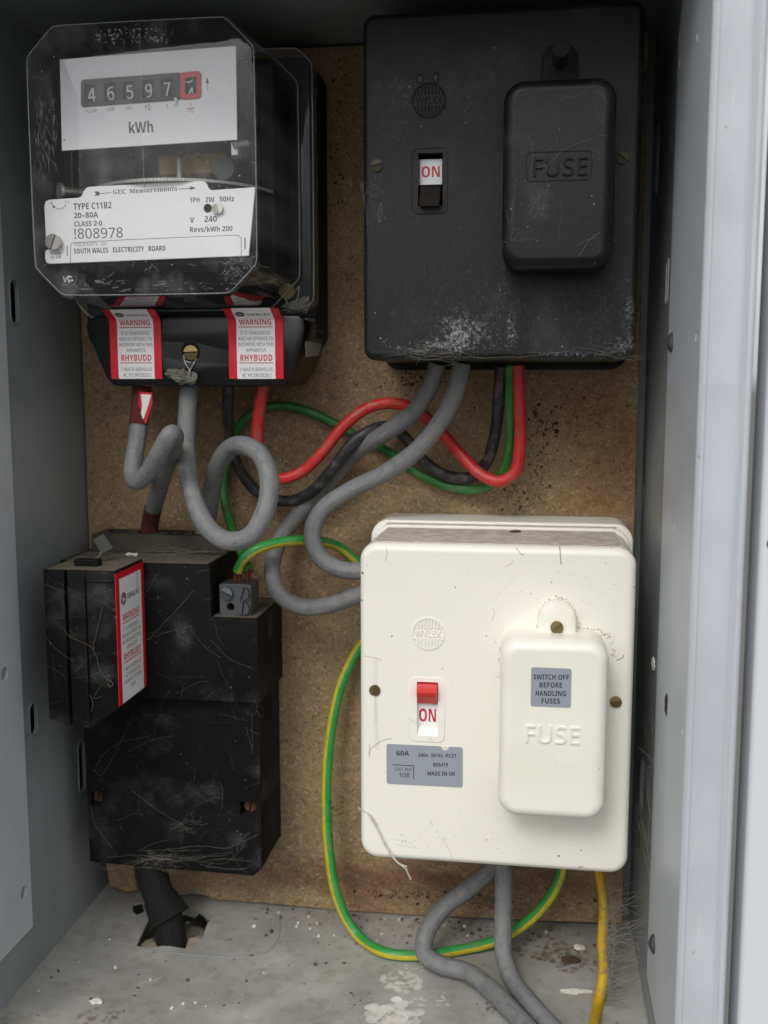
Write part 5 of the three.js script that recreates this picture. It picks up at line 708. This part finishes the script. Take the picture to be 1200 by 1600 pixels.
const wr = mulberry(515);
function web(label, strands, r = 0.000032, mat = M.web) {
  const all = []; let at = null;
  for (const s of strands) { const p = s.map(q => q.isVector3 ? q : P(q[0], q[1], q[2])); at = at || p[0].clone(); const cv = new THREE.CatmullRomCurve3(p, false, 'centripetal'), n = Math.max(6, Math.round(cv.getLength() / 0.0016)), w = cv.getSpacedPoints(n).map((v, i) => i && i < n ? v.add(V(wr() - 0.5, wr() - 0.5, 0.3 * (wr() - 0.5)).multiplyScalar(0.0005)) : v); all.push(tubeGeo(w, r * Math.sqrt(s.k || 1), n * 2, 4)); }
  const u = thing('cobweb', label, 'cobweb', at); add(u, 'threads', merge(all), mat);
}
{
  const g = mulberry(808); const jit = (a) => (g() - 0.5) * 2 * a;
  const tangle = (cx, cy, sx, sy, z, n, steps = 6, dz = 0.001) => { const out = []; for (let i = 0; i < n; i++) { let x = cx + jit(sx), y = cy + jit(sy), a = g() * 6.3; const s = []; for (let k = 0; k < steps; k++) { s.push([x, y, z + Math.abs(jit(dz))]); a += jit(0.9); x += Math.cos(a) * sx * 0.32; y += Math.sin(a) * sy * 0.4; } out.push(s); } return out; };
  const thick = (s, k) => { s.k = k; return s; };
  web('pale cobweb along the lower edge of the black cut-out', [...tangle(270, 1346, 55, 9, zL + 0.001, 34), ...tangle(235, 1345, 20, 7, zL + 0.001, 26), thick([[255, 1328, zL + 0.0006], [320, 1322, zL + 0.0006], [352, 1326, zL + 0.0006], [372, 1318, zL + 0.0006], [404, 1304, zL + 0.0006]], 2), thick([[370, 1330, zL + 0.0006], [376, 1312, zL + 0.0006], [392, 1300, zL + 0.0006]], 2), [[215, 1330, zL + 0.0006], [240, 1318, zL + 0.0006], [262, 1312, zL + 0.0006]]]);
  web('cobweb strands across the face of the black cut-out', [thick([[140, 1258, zL + 0.001], [150, 1290, zL + 0.001], [176, 1325, zL + 0.001]], 2.4), thick([[206, 1235, zL + 0.0006], [250, 1268, zL + 0.0006], [300, 1298, zL + 0.0006]], 1.3), ...tangle(293, 1290, 14, 8, zL + 0.0006, 14), [[146, 1205, zL + 0.0006], [160, 1180, zL + 0.0006], [190, 1160, zL + 0.0006], [235, 1150, zL + 0.0006]], [[145, 1200, zL + 0.0006], [155, 1212, zL + 0.0006], [170, 1195, zL + 0.0006], [190, 1155, zL + 0.0006], [208, 1120, zL + 0.0006]], [[200, 1175, zL + 0.0006], [240, 1155, zL + 0.0006], [270, 1150, zL + 0.0006]], thick([[228, 1003, zM + 0.002], [262, 968, zM + 0.0006], [303, 923, zM + 0.0006]], 1.6), [[228, 1000, zM + 0.002], [270, 985, zM + 0.0006], [300, 978, zM + 0.0006]], [[296, 982, zM + 0.0006], [320, 1010, zM + 0.0006], [345, 1028, zM + 0.0006]], [[330, 1000, zM + 0.0006], [360, 1030, zM + 0.0006], [395, 1045, zM + 0.0006]], ...tangle(390, 1110, 10, 30, zL + 0.0006, 5)]);
  web('brown web thread with debris on the fuse carrier', [thick([[71, 914, ZC2 + 0.0008], [88, 920, ZC2 + 0.0008], [103, 926, ZC2 + 0.0008]], 2), thick([[160, 948, ZC2 + 0.0002], [152, 985, ZC2 + 0.0002], [146, 1012, ZC2 + 0.0002], [150, 1025, ZC2 + 0.0002], [158, 1050, ZC2 + 0.0002], [172, 1065, ZC2 + 0.0002]], 3.4), thick([[98, 980, ZC2 + 0.0008], [110, 995, ZC2 + 0.0008], [128, 1003, ZC2 + 0.0008], [146, 1014, ZC2 + 0.0002]], 2.6), [[70, 995, ZC2 + 0.0008], [85, 1012, ZC2 + 0.0008], [116, 1035, ZC2 + 0.0008]], thick([[140, 1085, ZC2 + 0.0002], [146, 1100, ZC2 + 0.0002], [142, 1112, ZC2 + 0.0002]], 2), [[158, 1070, ZC2 + 0.0002], [146, 1092, ZC2 + 0.0002], [160, 1088, ZC2 + 0.0002]], thick([[171, 1062, ZC2 + 0.0004], [176, 1070, ZC2 + 0.0004], [170, 1074, ZC2 + 0.0004]], 6)], 0.00009, std({ color: 0x5e4d38, roughness: 1 }));
  const rw = (px, py, off) => { const q = PX(px, py, XR - 0.002 - off); return q; };
  const gap = []; for (let i = 0; i < 34; i++) { const y = 1100 + g() * 470, x = 990 + g() * 24; const a = P(x, y, 0.02 + g() * 0.05), b = V(XR - 0.0005, a.y + jit(0.02), a.z + 0.01 + g() * 0.03); const m1 = a.clone().lerp(b, 0.5).add(V(0, jit(0.003), jit(0.004))); gap.push([a, m1, b]); }
  web('grey cobweb filling the gap between the cream unit and right wall', gap, 0.00007);
  const ye = []; for (let i = 0; i < 120; i++) { const y = 1390 + g() * 190; const a = P(944 + jit(6), y, 0.04 + (y - 1390) / 190 * 0.03), b = P(960 + g() * 50, y + jit(30), 0.045 + g() * 0.03); if (b.x > XR - 0.002) b.x = XR - 0.002; if (b.y < YF) b.y = YF + 0.001; if (a.y < YF) a.y = YF + 0.001; ye.push([a, a.clone().lerp(b, 0.4).add(V(jit(0.002), jit(0.003), jit(0.002))), b]); } for (let i = 0; i < 14; i++) { ye.push([P(950 + jit(5), 1375, 0.034), P(954 + jit(8), 1440, 0.043), P(952 + jit(9), 1500, 0.055), P(948 + jit(10), 1560, 0.068)]); }
  web('dense dusty cobweb hanging beside the yellow wire', ye, 0.00008);
  web('thin cobweb threads above and left of the black unit', [[[552, 76, 0.02], [566, 82, 0.05], [577, 68, 0.08]], thick([[540, 70, 0.015], [549, 77, 0.02], [556, 76, 0.03]], 2.5), [[570, 280, 0.0805], [567, 305, 0.0805], [575, 330, 0.0815], [573, 365, 0.0805]], thick([[565, 285, 0.079], [570, 320, 0.081], [574, 352, 0.081]], 1.6), ...tangle(588, 290, 12, 16, 0.0808, 12), [[562, 120, 0.05], [566, 180, 0.07], [572, 210, 0.08]]]);
  web('white cobweb along the bottom edge of the black unit', [thick([[640, 559, 0.0806], [690, 557, 0.0808], [760, 559, 0.0808], [830, 556, 0.0808], [890, 548, 0.0808]], 2.2), thick([[642, 556, 0.0808], [660, 562, 0.0806], [700, 558, 0.0808]], 2.2), ...tangle(680, 552, 40, 7, 0.0806, 26), ...tangle(960, 548, 30, 8, 0.0806, 16)]);
  web('web scraps clinging to the black fuse cover', [thick([[845, 270, 0.1052], [852, 268, 0.1056], [856, 261, 0.1056], [848, 259, 0.1056], [838, 262, 0.1052]], 3.4), [[852, 262, 0.1056], [880, 235, 0.1052], [920, 218, 0.1052], [948, 212, 0.104], [962, 232, 0.098]], thick([[876, 402, 0.104], [895, 408, 0.103], [905, 400, 0.104], [918, 378, 0.1052], [938, 363, 0.1048]], 2.6), thick([[890, 412, 0.102], [903, 402, 0.104], [912, 390, 0.105]], 3), [[898, 386, 0.1052], [920, 374, 0.1052], [936, 370, 0.105]], ...tangle(798, 350, 6, 40, 0.1045, 6), [[842, 305, 0.1052], [832, 325, 0.1052], [826, 338, 0.1052]]]);
  web('pale twisted strand trailing off the bottom of the cream unit', [thick([[577, 1272, 0.0856], [590, 1295, 0.0858], [606, 1325, 0.086], [622, 1348, 0.086], [634, 1358, 0.085], [642, 1374, 0.083]], 5), thick([[600, 1318, 0.0858], [618, 1345, 0.0858], [636, 1354, 0.085]], 3), [[560, 1262, 0.085], [577, 1272, 0.0856], [590, 1290, 0.0858]]], 0.0002, M.fluff);
  web('faint threads stretched over the board near the right wall', [[P(1003, 655, 0.002), P(985, 650, 0.01), V(XR, P(1040, 640, 0.04).y, 0.04)], [P(985, 648, 0.002), P(1000, 660, 0.01), P(1012, 640, 0.02)], ...tangle(1000, 760, 8, 40, 0.004, 14, 5, 0.012), ...tangle(700, 780, 30, 10, 0.003, 5)], 0.00005);
  web('wisps of web between the terminal strip and wires', [...tangle(290, 866, 60, 7, 0.034, 16, 6, 0.008), ...tangle(290, 640, 14, 50, 0.03, 8), ...tangle(470, 1130, 40, 14, 0.004, 8)], 0.00005);
}
renderer.render(scene, camera);
